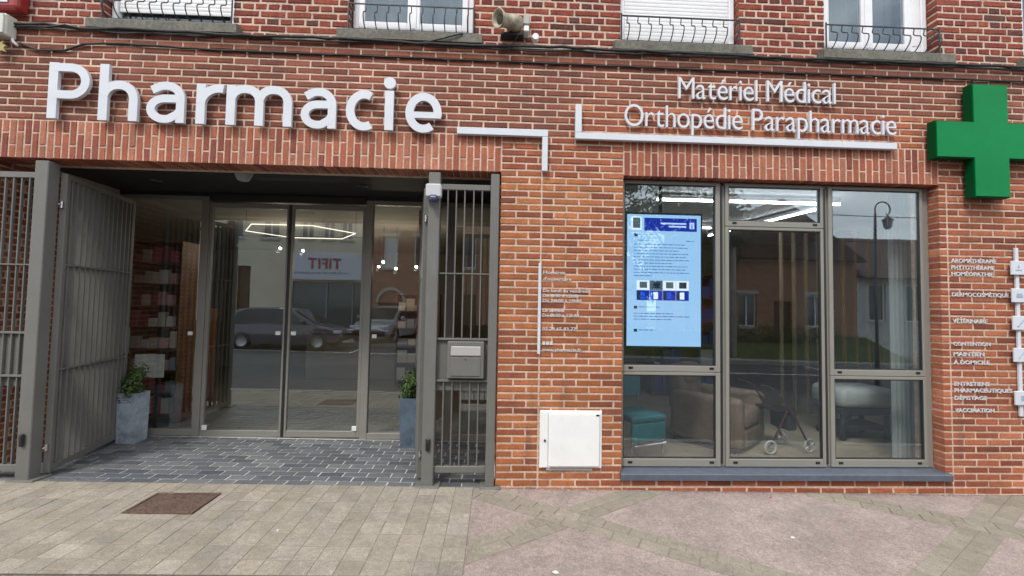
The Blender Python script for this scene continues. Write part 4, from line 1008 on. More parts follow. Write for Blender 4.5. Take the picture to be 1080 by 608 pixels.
mb = MB(); mb.lathe([(.0,1.86),(.055,1.87),(.062,1.95),(.070,2.05),(.045,2.10),(.018,2.13),(.0,2.13)], 14, Matrix.Translation((-4.63,3,0))); mb.build('top', mat('pink_cloth', (.55,.14,.14), .9), t, smooth=True)
mb = MB(); mb.lathe([(.0,2.13),(.025,2.14),(.034,2.19),(.034,2.24),(.02,2.28),(0,2.285)], 14, Matrix.Translation((-4.63,3,0))); mb.build('head', mat('dark_hair', (.03,.02,.015), .7), t, smooth=True)
mb = MB(); 
for s in (-1, 1): mb.tube([(-4.63+s*.022,3,1.86),(-4.63+s*.026,3,1.70),(-4.63+s*.024,3,1.56)], [.028,.024,.018], 8)
mb.build('trousers', mat('dark_cloth', (.02,.02,.022), .9), t, smooth=True)
mb = MB(); mb.cbox(-4.75, -4.51, 2.88, 3.12, -.02, 1.555, .01); mb.build('plinth', M_wood, t)
t = thing('counter', 'wide pale sales counter inside the pharmacy behind the sliding doors', 'counter', (-2.6, 6, 0))
mb = MB(); mb.cbox(-4.2, -1.6, 5.7, 6.3, -.02, 1.0, .02); mb.build('body', mat('counter_body', (.32,.30,.27), .6), t); mb = MB(); mb.cbox(-4.25, -1.55, 5.62, 6.34, 1.002, 1.04, .01); mb.build('top', M_wood, t)
t = thing('wood_column', 'orange-brown wooden column inside above the shaded planter', 'column', (-.95, 2.2, 0))
mb = MB(); mb.cbox(-1.12, -.92, 2.1, 2.3, -.02, 3.03, .01); mb.build('shaft', mat('orange_wood', (.30,.115,.035), .5, noise=(9,.7,1.2)), t); mb = MB(); mb.cbox(-1.16, -.88, 2.06, 2.34, -.02, .12, .01); mb.build('plinth', M_wood, t)

# ------------------------------------------------------------------ right showroom interior
SF = .06
inn = MB(); inn.box(.43, 6.2, .302, 4.6, -.2, SF); tag(inn.build('showroom_floor', mat('showroom_lino', (.33,.29,.22), .4, noise=(4,.85,1.1))), kind='structure')
inn = MB(); inn.box(.43, 6.2, .302, 4.6, 3.06, 3.12); tag(inn.build('showroom_ceiling', mat('showroom_white', (.48,.49,.50), .8)), kind='structure')
inn = MB(); inn.box(.43, 6.2, 4.6, 4.7, -.2, 3.12); tag(inn.build('showroom_wall_back', mat('showroom_brown', (.17,.135,.09), .7, noise=(2,.7,1.2))), kind='structure')
inn = MB(); inn.box(6.2, 6.3, .302, 4.7, -.2, 3.12); tag(inn.build('showroom_wall_right', mat('showroom_grey', (.30,.31,.32), .8)), kind='structure')
inn = MB(); inn.box(.421, .429, .302, 4.6, -.2, 3.12); tag(inn.build('showroom_wall_left', M_wall_dark), kind='structure')
# screen
t = thing('display_screen', 'upright advertising screen glowing pale blue in the shop window', 'screen', (1.69, .26, 1.3))
SX0, SX1, SZ0, SZ1, SY = 1.325, 2.085, 1.305, 2.640, .245
mb = MB(); mb.cbox(SX0-.022, SX1+.022, SY, SY+.05, SZ0-.022, SZ1+.022, .006); fr = mb.build('bezel', M_black, t)
mb = MB(); mb.box(SX0, SX1, SY-.003, SY-.0005, SZ0, SZ1); scn = mb.build('picture', emitmat('screen_blue', (.31,.55,.86), .80), t)
H_ = SZ1-SZ0; W_ = SX1-SX0
def onscreen(name, u0, u1, v0, v1, mt, dy=.0035):
    q = MB(); q.box(SX0+u0*W_, SX0+u1*W_, SY-dy-.0008, SY-dy, SZ1-v1*H_, SZ1-v0*H_); return q.build(name, mt, scn)
navy = emitmat('screen_navy', (.008,.03,.36), .75); ink = emitmat('screen_ink', (.05,.17,.45), .62); pale = emitmat('screen_pale', (.45,.62,.95), .8); dk = emitmat('screen_dark', (.02,.05,.09), .5); wh = emitmat('screen_white', (.7,.82,1.0), .85); gy = emitmat('screen_photo', (.10,.16,.19), .6); bl2 = emitmat('screen_mid', (.01,.08,.62), .8)
onscreen('banner', .23, .945, .025, .125, navy); onscreen('thumbnail', .055, .195, .018, .12, wh); onscreen('thumbnail_photo', .075, .175, .026, .105, gy, .0046)
onscreen('banner_text', .45, .80, .06, .072, pale, .0046); onscreen('banner_text', .56, .80, .083, .095, pale, .0046); onscreen('banner_logo', .845, .91, .055, .105, pale, .0046); onscreen('banner_logo_bar', .872, .884, .07, .103, navy, .0056)
r = random.Random(4)
def words(v, u0, u1):
    u = u0; q = MB()
    while u < u1:
        ww = r.uniform(.02, .075); q.box(SX0+u*W_, SX0+min(u+ww, u1)*W_, SY-.0044, SY-.0035, SZ1-(v+.0058)*H_, SZ1-v*H_); u += ww+.012
    q.build('text_line', ink, scn)
for v, a, b in ((.152,.16,.38),(.196,.15,.30),(.196,.80,.90),(.226,.09,.78),(.250,.09,.82),(.274,.09,.70),(.298,.09,.84),(.322,.09,.80),(.346,.09,.84),(.370,.09,.60),(.394,.09,.82),(.418,.09,.80),(.442,.09,.84),(.466,.09,.34),(.703,.16,.44),(.752,.09,.62),(.774,.09,.85),(.796,.09,.60),(.877,.16,.36)): words(v, a, b)
for v in (.148, .698, .872): onscreen('icon', .095, .140, v, v+.022, dk)
for i in range(4):
    u = .13+i*.178; onscreen('photo', u, u+.172, .505, .577, (wh, gy, wh, wh)[i]); onscreen('photo_detail', u+.04, u+.14, .515, .562, (gy, dk, gy, dk)[i], .0046)
    onscreen('photo', u, u+.172, .580, .655, navy); onscreen('photo_detail', u+.05, u+.11, .592, .645, (bl2, wh, bl2, wh)[i], .0046)
    onscreen('photo_detail', u+.01, u+.045, .585, .65, (dk, bl2, dk, dk)[i], .0052)
mb = MB(); mb.tube([(1.7,.33,2.6),(1.7,.33,3.06)], .02, 8); mb.box(1.6,1.8,.296,.34,1.9,2.3); mb.build('hanger', M_black, t)
# LED tubes under the ceiling
M_tube = emitmat('led_tube', (.90,.95,1.0), 16.0)
for i, (a, b, lbv) in enumerate((((1.9,.95,2.98),(4.15,.95,2.98),'long LED tube parallel to the shop window glass'), ((4.1,1.05,2.98),(3.72,3.3,2.98),'LED tube running back from the shop window'), ((2.0,2.6,2.98),(3.4,2.6,2.98),'LED tube deep in the showroom'))):
    t = thing('led_tube_lamp', lbv, 'lamp', a)
    mb = MB(); mb.tube([a, b], .009, 8); mb.build('tube', M_tube, t)
    va, vb = Vector(a), Vector(b); d = (vb-va).normalized(); nn = Vector((-d.y, d.x, 0))*.02
    mb = MB(); mb.add([va+nn+Vector((0,0,.02)), va-nn+Vector((0,0,.02)), vb-nn+Vector((0,0,.02)), vb+nn+Vector((0,0,.02)), va+nn+Vector((0,0,.05)), va-nn+Vector((0,0,.05)), vb-nn+Vector((0,0,.05)), vb+nn+Vector((0,0,.05))], [(0,1,2,3),(4,5,6,7),(0,1,5,4),(1,2,6,5),(2,3,7,6),(3,0,4,7)]); mb.build('batten', M_white_plastic, t)
    for q in (va, vb):
        mb = MB(); mb.tube([q+Vector((0,0,.045)), q+Vector((0,0,.08))], .004, 5); mb.build('suspension', M_iron, t)
# recliner armchair
M_leather = mat('brown_leather', (.185,.13,.095), .55, noise=[(6,.75,1.2),(50,.9,1.1)], bump=(30,.35,.01))
M_leather_d = mat('brown_leather_dark', (.075,.05,.042), .5, noise=[(6,.75,1.2)], bump=(30,.35,.01))
t = thing('recliner', 'brown padded recliner armchair behind the shop window', 'armchair', (2.78, 1.28, SF), rad(180+42))
def soft(name, x0, x1, y0, y1, z0, z1, b, mt, parent, rx=0.0, piv=(0, 0, 0)):
    q = MB(); bm = bmesh.new(); bmesh.ops.create_cube(bm, size=1)
    for vv in bm.verts: vv.co = Vector(((x0+x1)/2+vv.co.x*(x1-x0), (y0+y1)/2+vv.co.y*(y1-y0), (z0+z1)/2+vv.co.z*(z1-z0)))
    bmesh.ops.bevel(bm, geom=list(bm.edges), offset=b, segments=4, affect='EDGES', profile=.5)
    if rx:
        mm = Matrix.Translation(piv) @ Matrix.Rotation(rx, 4, 'X') @ Matrix.Translation(-Vector(piv)); bmesh.ops.transform(bm, matrix=mm, verts=bm.verts)
    q.frombm(bm); return q.build(name, mt, parent, local=True, smooth=True)
# local: front = +y
soft('arm', -.44, -.27, -.40, .44, .05, .62, .07, M_leather, t); soft('arm', .27, .44, -.40, .44, .05, .62, .07, M_leather, t)
soft('seat', -.265, .265, -.30, .45, .26, .47, .07, M_leather, t); soft('footrest', -.265, .265, .36, .44, .05, .255, .03, M_leather, t)
soft('backrest', -.29, .29, -.48, -.22, .30, .93, .09, M_leather, t, rad(8), (0, -.3, .3)); soft('head_cushion', -.25, .25, -.42, -.18, .66, .92, .08, M_leather, t, rad(8), (0, -.3, .3))
soft('side_panel', -.452, -.441, -.36, .38, .06, .44, .004, M_leather_d, t); soft('base', -.40, .40, -.36, .36, .0, .05, .01, M_black, t)
mb = MB(); mb.cbox(-.462, -.452, .02, .06, .30, .36, .004); mb.build('switch', M_white_plastic, t, local=True)
mb = MB(); mb.tube([(-.46,.16,.26),(-.475,.26,.25)], .012, 8); mb.build('lever', M_chrome, t, local=True)
# teal chair
M_teal = mat('teal_vinyl', (.02,.17,.20), .45, noise=(8,.85,1.1))
t = thing('teal_chair', 'teal padded chair with chrome legs in the corner of the shop window', 'chair', (1.60, .78, SF), rad(20))
soft('backrest', -.22, .22, .18, .25, .58, .86, .03, M_teal, t); soft('seat', -.23, .23, -.24, .22, .40, .47, .03, M_teal, t); soft('front_apron', -.22, .22, -.235, -.20, .20, .395, .015, M_teal, t)
for sx in (-.21, .21):
    for sy in (-.2, .21):
        mb = MB(); mb.tube([(sx, sy, 0), (sx, sy, .40 if sy < 0 else .62)], .012, 8); mb.build('leg', M_chrome, t, local=True)
mb = MB(); mb.tube([(-.21,-.245,.17),(.21,-.245,.17)], .012, 8); mb.build('crossbar', M_chrome, t, local=True)
# rollator
t = thing('rollator', 'dark red framed wheeled walking aid with pale wheels behind the shop window', 'rollator', (3.36, .98, SF), rad(-82)); t.scale = (.84, .84, .84)
M_burg = mat('burgundy_paint', (.075,.018,.024), .35)
def wheel(name, c, rr, parent, ax='y'):
    rot = Matrix.Rotation(rad(90), 4, 'X') if ax == 'y' else Matrix.Rotation(rad(90), 4, 'Y')
    M0 = Matrix.Translation(c) @ rot; q = MB()
    q.lathe([(rr-.018,-.014),(rr,-.010),(rr+.004,0),(rr,.010),(rr-.018,.014),(rr-.018,-.014)], 28, M0); wl = q.build(name, mat('pale_tyre', (.45,.46,.47), .5), parent, local=True, smooth=True)
    q = MB(); q.lathe([(0,-.016),(.022,-.016),(.022,.016),(0,.016)], 14, M0)
    for k in range(6):
        an = rad(60*k); q.tube([M0 @ Vector((.018*math.cos(an), .018*math.sin(an), 0)), M0 @ Vector(((rr-.016)*math.cos(an), (rr-.016)*math.sin(an), 0))], .006, 5)
    q.build('spokes', M_chrome, wl, local=True)
for sx in (-.24, .24):
    mb = MB(); mb.tube([(sx,.28,.12),(sx*.9,.05,.55),(sx*.9,-.22,.86),(sx*.9,-.36,.92)], .014, 8); mb.build('frame_tube', M_burg, t, local=True, smooth=True)
    mb = MB(); mb.tube([(sx,-.30,.12),(sx*.9,-.02,.58)], .013, 8); mb.build('rear_tube', M_burg, t, local=True)
    mb = MB(); mb.tube([(sx*.9,-.30,.90),(sx*.9,-.46,.925)], .020, 8); mb.build('grip', M_black, t, local=True)
    wheel('wheel', (sx, .30, .10), .092, t, 'x'); wheel('wheel', (sx, -.31, .10), .092, t, 'x')
mb = MB(); mb.cbox(-.21, .21, -.17, .12, .55, .585, .01); mb.build('seat', M_black, t, local=True)
mb = MB(); mb.cbox(-.17, .17, .03, .18, .28, .52, .03); mb.build('bag', mat('dark_bag', (.025,.028,.035), .8), t, local=True)
# care bed
t = thing('care_bed', 'raised care bed with pale grey mattress on a dark frame in the window', 'bed', (4.45, 1.55, SF))
M_sheet = mat('pale_sheet', (.42,.46,.47), .7, noise=(5,.85,1.1), bump=(14,.5,.02))
mb = MB(); mb.cbox(4.34, 5.10, 1.18, 1.75, SF+.42, SF+.66, .07); mb.build('mattress', M_sheet, t, smooth=True)
mb = MB(); mb.cbox(4.36, 5.08, 1.22, 1.72, SF+.33, SF+.415, .01); mb.build('frame', M_iron, t)
mb = MB(); mb.cbox(4.40, 5.02, 1.28, 1.66, SF+.12, SF+.18, .01); mb.build('undercarriage', M_iron, t)
for x in (4.42, 5.0):
    for y in (1.28, 1.66):
        mb = MB(); mb.tube([(x,y,SF+.06),(x,y,SF+.33)], .028, 8); lg = mb.build('leg', M_iron, t)
        mb = MB(); mb.lathe([(0,-.02),(.05,-.02),(.055,0),(.05,.02),(0,.02)], 16, Matrix.Translation((x, y, SF+.055)) @ Matrix.Rotation(rad(90), 4, 'X')); mb.build('castor', M_black, lg)
mb = MB(); mb.tube([(4.45,1.35,SF+.15),(4.9,1.6,SF+.34)], .018, 6); mb.build('lift_arm', M_steel, t)
# curtain
t = thing('white_curtain', 'sheer white curtain hanging at the far end of the shop window', 'curtain', (4.55, .45, SF))
mb = MB(); n = 26; vs_ = []
for i in range(n+1):
    x = 4.30+.27*i/n; yy = .48+.022*math.sin(i*1.3)
    vs_ += [(x, yy, SF+.03), (x, yy, 2.98)]
mb.add(vs_, [(2*i, 2*i+2, 2*i+3, 2*i+1) for i in range(n)]); mb.build('cloth', mat('sheer_white', (.28,.32,.33), .9), t, smooth=True)
mb = MB(); mb.tube([(4.35,.48,2.99),(5.6,.48,2.99)], .012, 8); mb.build('rod', M_chrome, t)
# slatted partition
t = thing('slat_partition', 'tall partition of narrow beige upright slats at the back of the showroom', 'partition', (4.2, 2.6, SF))
for i in range(9):
    x = 4.55+i*.205; mb = MB(); mb.cbox(x, x+.032, 2.60, 2.66, SF+.021, 3.0, .004); mb.build('slat', mat('beige_slat', (.36,.30,.19), .6), t)
mb = MB(); mb.box(4.5, 6.3, 2.59, 2.67, 3.001, 3.05); mb.build('top_rail', MAT['beige_slat'], t); mb = MB(); mb.box(4.5, 6.3, 2.59, 2.67, SF, SF+.02); mb.build('bottom_rail', MAT['beige_slat'], t)
shelf(2.95, 4.35, 3.9, 4.25, 2.35, 6, 'tall brown shelf of blue boxes at the back of the showroom', [(.03,.05,.22),(.05,.07,.30),(.40,.42,.46),(.04,.05,.16)], 8, 'the blue showroom shelf', 1.9)

# ------------------------------------------------------------------ across the street (seen mirrored in the glass)
FYO = -14.0
M_beige = mat('beige_render', (.62,.56,.43), .85, noise=[(1.2,.9,1.08),(30,.92,1.06)])
M_grey_r = mat('grey_render', (.46,.45,.43), .85, noise=[(1.2,.9,1.08)])
M_frame_w = mat('far_white_frame', (.66,.66,.64), .6)
M_pane_d = mat('far_pane', (.05,.06,.075), .08, spec=.6)
M_stone = mat('far_stone', (.40,.37,.32), .85, noise=(8,.85,1.1))
def far_brick():
    ma = mat('far_house_brick', (.30,.14,.075), .9); t = ma.node_tree; n = t.nodes; l = t.links
    br = n.new('ShaderNodeTexBrick'); br.inputs['Scale'].default_value = 4.5; br.inputs['Color1'].default_value = (.34,.165,.095,1); br.inputs['Color2'].default_value = (.24,.105,.065,1); br.inputs['Mortar'].default_value = (.48,.39,.31,1)
    br.inputs['Mortar Size'].default_value = .012; br.inputs['Row Height'].default_value = .32; br.inputs['Brick Width'].default_value = 1.0
    ge = n.new('ShaderNodeNewGeometry'); sp = n.new('ShaderNodeSeparateXYZ'); cb = n.new('ShaderNodeCombineXYZ'); l.new(ge.outputs['Position'], sp.inputs[0]); l.new(sp.outputs[0], cb.inputs[0]); l.new(sp.outputs[2], cb.inputs[1]); l.new(cb.outputs[0], br.inputs['Vector'])
    l.new(br.outputs['Color'], n['Principled BSDF'].inputs['Base Color']); return ma
M_fbrick = far_brick()
def house(label, x0, x1, h, wm, wins, doors, roof=None, depth=7, shop=None, yf=FYO, shut=()):
    b = thing('house', label, 'house', ((x0+x1)/2, yf, -.0125*(x0+x1)/2))
    holes = [(a, c, z0, z1) for a, c, z0, z1 in wins+doors+([shop] if shop else [])]
    mb = MB(); 
    # slab() builds facing -y; here the street side is the +y face
    slab(mb, x0, x1, -.4, h, yf-.3, yf, holes)
    mb.box(x0, x0+.2, yf-depth, yf-.301, -.4, h); mb.box(x1-.2, x1, yf-depth, yf-.301, -.4, h); mb.box(x0+.2, x1-.2, yf-depth, yf-depth+.2, -.4, h); mb.box(x0+.2, x1-.2, yf-1.6, yf-1.5, -.4, h)
    mb.build('wall', wm, b)
    for i, (a, c, z0, z1) in enumerate(wins):
        f = MB(); t_ = .06; y0, y1 = yf-.16, yf-.10
        for q in ((a, a+t_, z0, z1), (c-t_, c, z0, z1), (a+t_, c-t_, z0, z0+t_), (a+t_, c-t_, z1-t_, z1), ((a+c)/2-.03, (a+c)/2+.03, z0+t_, z1-t_)): f.box(q[0], q[1], y0, y1, q[2], q[3])
        wn = f.build('window', M_frame_w, b)
        g = MB(); g.box(a+t_, c-t_, y0+.02, y0+.03, z0+t_, z1-t_); g.build('pane', M_frame_w if i in shut else M_pane_d, wn)
        s = MB(); s.box(a-.08, c+.08, yf-.12, yf+.06, z0-.10, z0-.002); s.build('sill', M_stone, wn)
        s = MB(); s.box(a-.08, c+.08, yf+.002, yf+.03, z1+.002, z1+.16); s.build('head', M_stone, wn)
    for (a, c, z0, z1) in doors:
        d = MB(); d.box(a, c, yf-.2, yf-.14, z0, z1); dr = d.build('door', mat('far_door', (.085,.038,.018), .5, noise=(6,.7,1.2)), b)
        for q in (z0+.25, z0+1.25):
            p = MB(); p.box(a+.12, c-.12, yf-.138, yf-.12, q, q+.8); p.build('door_panel', MAT['far_door'], dr)
    mb = MB(); mb.box(x0-.02, x1+.02, yf+.001, yf+.04, -.4, .45) if not (doors or shop) else mb.box(x0, x1, yf+.002, yf+.02, h-.25, h-.05); mb.build('band', M_stone, b)
    r_ = MB(); 
    if roof: r_.prism(roof, yf-depth-.2, yf+.35, 'y')
    else: r_.prism([(yf+.4, h), (yf-depth/2, h+2.4), (yf-depth-.3, h)], x0, x1, 'x')
    rf = r_.build('roof', mat('far_roof', (.10,.055,.045), .8, noise=(4,.7,1.3)), b)
    c = MB(); c.box(x0+.8, x0+1.4, yf-depth/2-.3, yf-depth/2+.3, h, h+2.9); c.build('chimney', M_fbrick, rf)
    return b
b1 = house('beige rendered house with tall windows over a shop sign, mirrored in the sliding doors', -14.6, -6.22, 8.2, M_beige,
      [(-9.47,-8.84,4.75,6.55),(-8.44,-7.85,4.75,6.55),(-7.56,-6.98,4.75,6.55),(-11.3,-10.5,4.75,6.55),(-13.0,-12.2,4.75,6.55)], [(-12.42,-11.75,.15,3.4),(-13.9,-13.3,.15,2.9)], shop=(-9.9,-6.5,.45,2.70))
for x in (-9.9, -8.2, -6.98):
    mb = MB(); mb.box(x, x+.07 if x > -9.9 else x+.1, FYO-.2, FYO-.1, .45, 2.7); mb.build('shop_mullion', mat('far_blue_frame', (.12,.20,.27), .5), b1)
mb = MB(); mb.box(-9.8, -6.5, FYO-.18, FYO-.17, .45, 2.7); mb.build('shop_pane', mat('far_shop_pane', (.045,.075,.09), .1), b1)
sg = thing('shop_sign', 'white fascia board with dark red letters across the street, mirrored in the door glass', 'sign', (-8.2, FYO, 2.8))
mb = MB(); mb.cbox(-9.98, -6.42, FYO+.03, FYO+.14, 2.78, 4.06, .02); mb.build('board', mat('fascia_white', (.55,.57,.64), .5), sg)
M_red_t = mat('fascia_red', (.28,.06,.07), .5)
x = -7.45
for ch in 'TIFIT':
    g = glyph(ch, .03, .05); v, f, a, b_, c, d = g; sc = .52/(d-c)
    mb = MB(); mb.add([(x-(q.x-a)*sc*.9, FYO+.141+(q.z+.05)*.2, 3.30+(q.y-c)*sc) for q in v], f); mb.build('letter', M_red_t, sg); x -= (b_-a)*sc*.9+.07
mb = MB()
r = random.Random(5); x = -9.7
while x < -7.2: ww = r.uniform(.06, .22); mb.box(x, x+ww, FYO+.141, FYO+.146, 3.06, 3.14); x += ww+.04
mb.build('small_lettering', mat('fascia_grey', (.25,.27,.33), .6), sg)
b2 = house('brown brick house with shuttered window and arched door, mirrored beside the letterbox panel', -6.20, -2.6, 7.6, M_fbrick, [(-5.47,-4.79,3.42,5.0),(-4.0,-3.3,3.42,5.0)], [(-5.67,-4.45,.05,1.75)], shut=(0,))
mb = MB(); ap = [(-5.78,1.75),(-5.66,1.75)]+[(-5.06-.60*math.cos(rad(a)), 1.75+.60*math.sin(rad(a))) for a in range(15,166,15)]+[(-4.46,1.75),(-4.34,1.75)]+[(-5.06-.74*math.cos(rad(a)), 1.75+.74*math.sin(rad(a))) for a in range(165,14,-15)]
mb.prism(ap, FYO+.002, FYO+.06, 'y'); mb.build('door_arch', M_stone, b2)
house('plain red brick terraced house behind the camera', -2.58, 3.2, 7.4, M_fbrick, [(-1.9,-1.0,3.5,5.1),(.2,1.1,3.5,5.1),(1.9,2.7,3.5,5.1),(.2,1.4,.9,2.5)], [(-1.9,-.95,.05,2.2)])
house('brown brick gabled house mirrored in the middle shop window pane', 9.6, 15.9, 4.1, M_fbrick, [(10.6,11.4,1.0,2.4),(13.6,14.6,1.0,2.4)], [(12.2,13.0,.0,2.1)], roof=[(9.3,4.0),(12.4,6.6),(16.2,3.9)])
house('low grey rendered house mirrored in the far shop window pane', 15.95, 24.5, 3.2, M_grey_r, [(16.5,17.3,1.3,2.95),(18.2,19.2,1.3,2.95),(21,22,1.3,2.95)], [(19.8,20.6,-.2,2.0)])
# ---- cars
def car(label, paint, loc, rotz, L=4.3, W=1.74, H=1.52):
    t = thing('parked_car', label, 'car', loc, rotz, group='cars parked across the street')
    def lo(q, x): return q
    st = [(-2.12,.42,.70,.62),(-2.05,.30,.90,.78),(-1.6,.24,.95,.85),(-.8,.22,.96,.87),(.4,.22,.95,.87),(1.1,.22,.92,.86),(1.7,.26,.82,.82),(2.02,.32,.70,.74),(2.15,.40,.58,.60)]
    mb = MB(); vs_ = []; k = 10
    for x, zb, zs_, hw in st:
        sec = [(-hw*.92,zb),(-hw,zb+.12),(-hw*1.0,(zb+zs_)/2),(-hw*.97,zs_-.06),(-hw*.88,zs_),(hw*.88,zs_),(hw*.97,zs_-.06),(hw,(zb+zs_)/2),(hw,zb+.12),(hw*.92,zb)]
        vs_ += [(x, a, b) for a, b in sec]
    fs = [(i*k+j, i*k+(j+1) % k, (i+1)*k+(j+1) % k, (i+1)*k+j) for i in range(len(st)-1) for j in range(k)] + [tuple(range(k)), tuple((len(st)-1)*k+j for j in range(k-1, -1, -1))]
    mb.add(vs_, fs); body = mb.build('body', paint, t, local=True, sa=rad(35))
    gs = [(-1.98,.93,.94,.76,.74),(-1.72,.95,1.40,.80,.60),(-1.2,.955,1.52,.82,.63),(-.2,.955,1.54,.82,.64),(.35,.945,1.46,.82,.63),(1.28,.90,.92,.80,.76)]
    mb = MB(); vs_ = []
    for x, z0, z1, w0, w1 in gs: vs_ += [(x,-w0,z0-.02),(x,-w1,z1-.03),(x,-w1*.9,z1),(x,w1*.9,z1),(x,w1,z1-.03),(x,w0,z0-.02)]
    fs = [(i*6+j, i*6+(j+1) % 6, (i+1)*6+(j+1) % 6, (i+1)*6+j) for i in range(len(gs)-1) for j in range(6)] + [tuple(range(6)), tuple((len(gs)-1)*6+j for j in range(5,-1,-1))]
    mb.add(vs_, fs); mb.build('roof', paint, t, local=True, sa=rad(30))
    gm = mat('car_glass', (.025,.03,.035), .06)
    for s in (-1, 1):
        for poly in ([(-1.66,.97),(-.72,.985),(-.72,1.46),(-1.25,1.45),(-1.55,1.32)], [(-.66,.985),(.98,.955),(.30,1.40),(-.2,1.47),(-.66,1.465)]):
            mb = MB(); mb.add([(x, s*(.824-(z-.955)*.30+.010), z) for x, z in poly], [tuple(range(len(poly)))]); mb.build('side_window', gm, t, local=True)
        mb = MB(); mb.cbox(1.88, 2.10, s*.62-.16, s*.62+.16, .60, .72, .03); mb.build('headlight', mat('lamp_clear', (.6,.62,.65), .1), t, local=True)
        mb = MB(); mb.cbox(-2.12, -1.98, s*.66-.10, s*.66+.10, .72, .95, .02); mb.build('tail_light', mat('lamp_red', (.35,.02,.02), .2), t, local=True)
        mb = MB(); mb.cbox(.80, .95, s*.98-.08, s*.98+.08, .97, 1.09, .03); mb.build('mirror', paint, t, local=True)
        for x in (-1.30, 1.36):
            M0 = Matrix.Translation((x, s*.79, .32)) @ Matrix.Rotation(rad(90), 4, 'X')
            mb = MB(); mb.lathe([(.20,-.10),(.30,-.10),(.325,-.06),(.325,.06),(.30,.10),(.20,.10)], 26, M0); wh_ = mb.build('wheel', M_black, t, local=True, smooth=True)
            mb = MB(); mb.lathe([(0,-.075),(.06,-.085),(.19,-.07),(.205,-.09),(.205,.09),(.19,.07),(.06,.085),(0,.075)], 20, M0); mb.build('rim', M_steel, wh_, local=True, smooth=True)
    mb = MB(); mb.add([(1.20,-.70,.955),(1.20,.70,.955),(.40,.58,1.435),(.40,-.58,1.435)], [(0,1,2,3)]); o = mb.build('windscreen', gm, t, local=True); o.location = (.035, 0, .012)
    mb = MB(); mb.cbox(2.02, 2.17, -.70, .70, .34, .50, .03); mb.build('bumper', M_black, t, local=True)
    return t
car('dark plum hatchback parked sideways, mirrored across the sliding doors', mat('plum_paint', (.10,.09,.115), .2, coat=.8), (-7.72, -9.6, -.04), 0.0)
car('pale silver car seen end-on, mirrored beside the shaded planter', mat('silver_paint', (.42,.43,.44), .25, .4, coat=.6), (-4.75, -12.6, .07), rad(100))
# ---- street lamp, wires, pole
lm = thing('street_lamp', 'black swan-neck street lamp with hanging lantern, mirrored in the far pane', 'street lamp', (10.38, -7.0, -.27))
mb = MB(); mb.tube([(10.38,-7,-.27),(10.38,-7,.9),(10.38,-7,4.4)], [.06,.04,.032], 10); mb.build('pole', M_iron, lm, smooth=True)
mb = MB(); mb.tube([(10.38,-7,4.35)]+[(10.60-.22*math.cos(rad(a)),-7,4.52+.22*math.sin(rad(a))) for a in range(0,181,15)]+[(10.80,-7,4.44),(10.74,-7,4.38),(10.70,-7,4.42)], .018, 8); mb.build('swan_neck', M_iron, lm, smooth=True)
mb = MB(); mb.lathe([(0,4.38),(.03,4.36),(.05,4.30),(.13,4.24),(.14,4.22)], 12, Matrix.Translation((10.74,-7,0))); mb.build('hood', M_iron, lm, sa=rad(30))
mb = MB(); mb.lathe([(.12,4.22),(.09,4.05),(.05,3.98),(0,3.97)], 8, Matrix.Translation((10.74,-7,0))); mb.build('lantern_glass', mat('lantern_grey', (.25,.26,.27), .2), lm)
for z, lbv in ((4.48,'upper overhead wire crossing the mirrored sky'), (3.72,'lower overhead wire crossing the mirrored sky')):
    mb = MB(); mb.tube([(-30+i*2.0, -8.2+.02*i, z+.32-.05*i*.3+.22*((i % 15)/7.5-1)**2) for i in range(31)], .012, 5); tag(mb.build('overhead_wire', M_cable), lbv, 'wire', 'overhead wires')
tp = thing('utility_pole', 'grey wooden utility pole mirrored in the top of the middle pane', 'utility pole', (9.0, -11.6, -.1))
mb = MB(); mb.tube([(9.0,-11.6,-.1),(9.0,-11.6,7.2)], [.12,.08], 10); mb.build('shaft', M_stone, tp, smooth=True); mb = MB(); mb.box(8.5,9.5,-11.65,-11.55,6.7,6.8); mb.build('cross_arm', M_stone, tp)
# ---- tree and hedge
def leafmats(o, mats, r, w=(.5,.35,.15)):
    for m_ in mats[1:]: o.data.materials.append(m_)
    idx = []
    for i in range(len(o.data.polygons)//2):
        q = r.random(); idx += [0 if q < w[0] else (1 if q < w[0]+w[1] else 2)]*2
    o.data.polygons.foreach_set('material_index', idx)
TL = [mat('tree_leaf_a', (.045,.075,.02), .6), mat('tree_leaf_b', (.075,.11,.03), .6), mat('tree_leaf_c', (.11,.12,.04), .6)]
def tree(label, x, y, h, seed):
    r = random.Random(seed); z0 = gz(x, 0)-.1; t = thing('tree', label, 'tree', (x, y, z0))
    mb = MB(); mb.tube([(x,y,z0),(x+.05,y,z0+h*.2),(x-.05,y+.1,z0+h*.45),(x,y,z0+h*.8)], [.2,.16,.12,.04], 10)
    tips = []
    for i in range(9):
        an = i*2.4; zz = z0+h*r.uniform(.30,.6); rr = h*r.uniform(.16,.30); e = Vector((x+rr*math.cos(an), y+rr*math.sin(an), zz+h*r.uniform(.12,.28)))
        mb.tube([(x,y,zz), Vector((x,y,zz)).lerp(e,.5)+Vector((0,0,.12)), e], [.06,.04,.02], 6); tips.append(e)
    mb.build('trunk', M_wood, t, smooth=True)
    mb = MB()
    for e in tips+[Vector((x,y,z0+h*.85)), Vector((x,y,z0+h*.65))]:
        for _ in range(2): leaf_cloud(mb, e+Vector((r.uniform(-.4,.4), r.uniform(-.4,.4), r.uniform(-.3,.4))), h*.13, h*.13, h*.10, 420, .10, r, .2, .3)
    leafmats(mb.build('crown', TL[0], t), TL, r)
tree('broad leafy tree mirrored above the advertising screen', 6.7, -12.2, 8.6, 3)
tree('smaller leafy tree mirrored beside the gabled brick house', 9.0, -15.5, 6.2, 8)
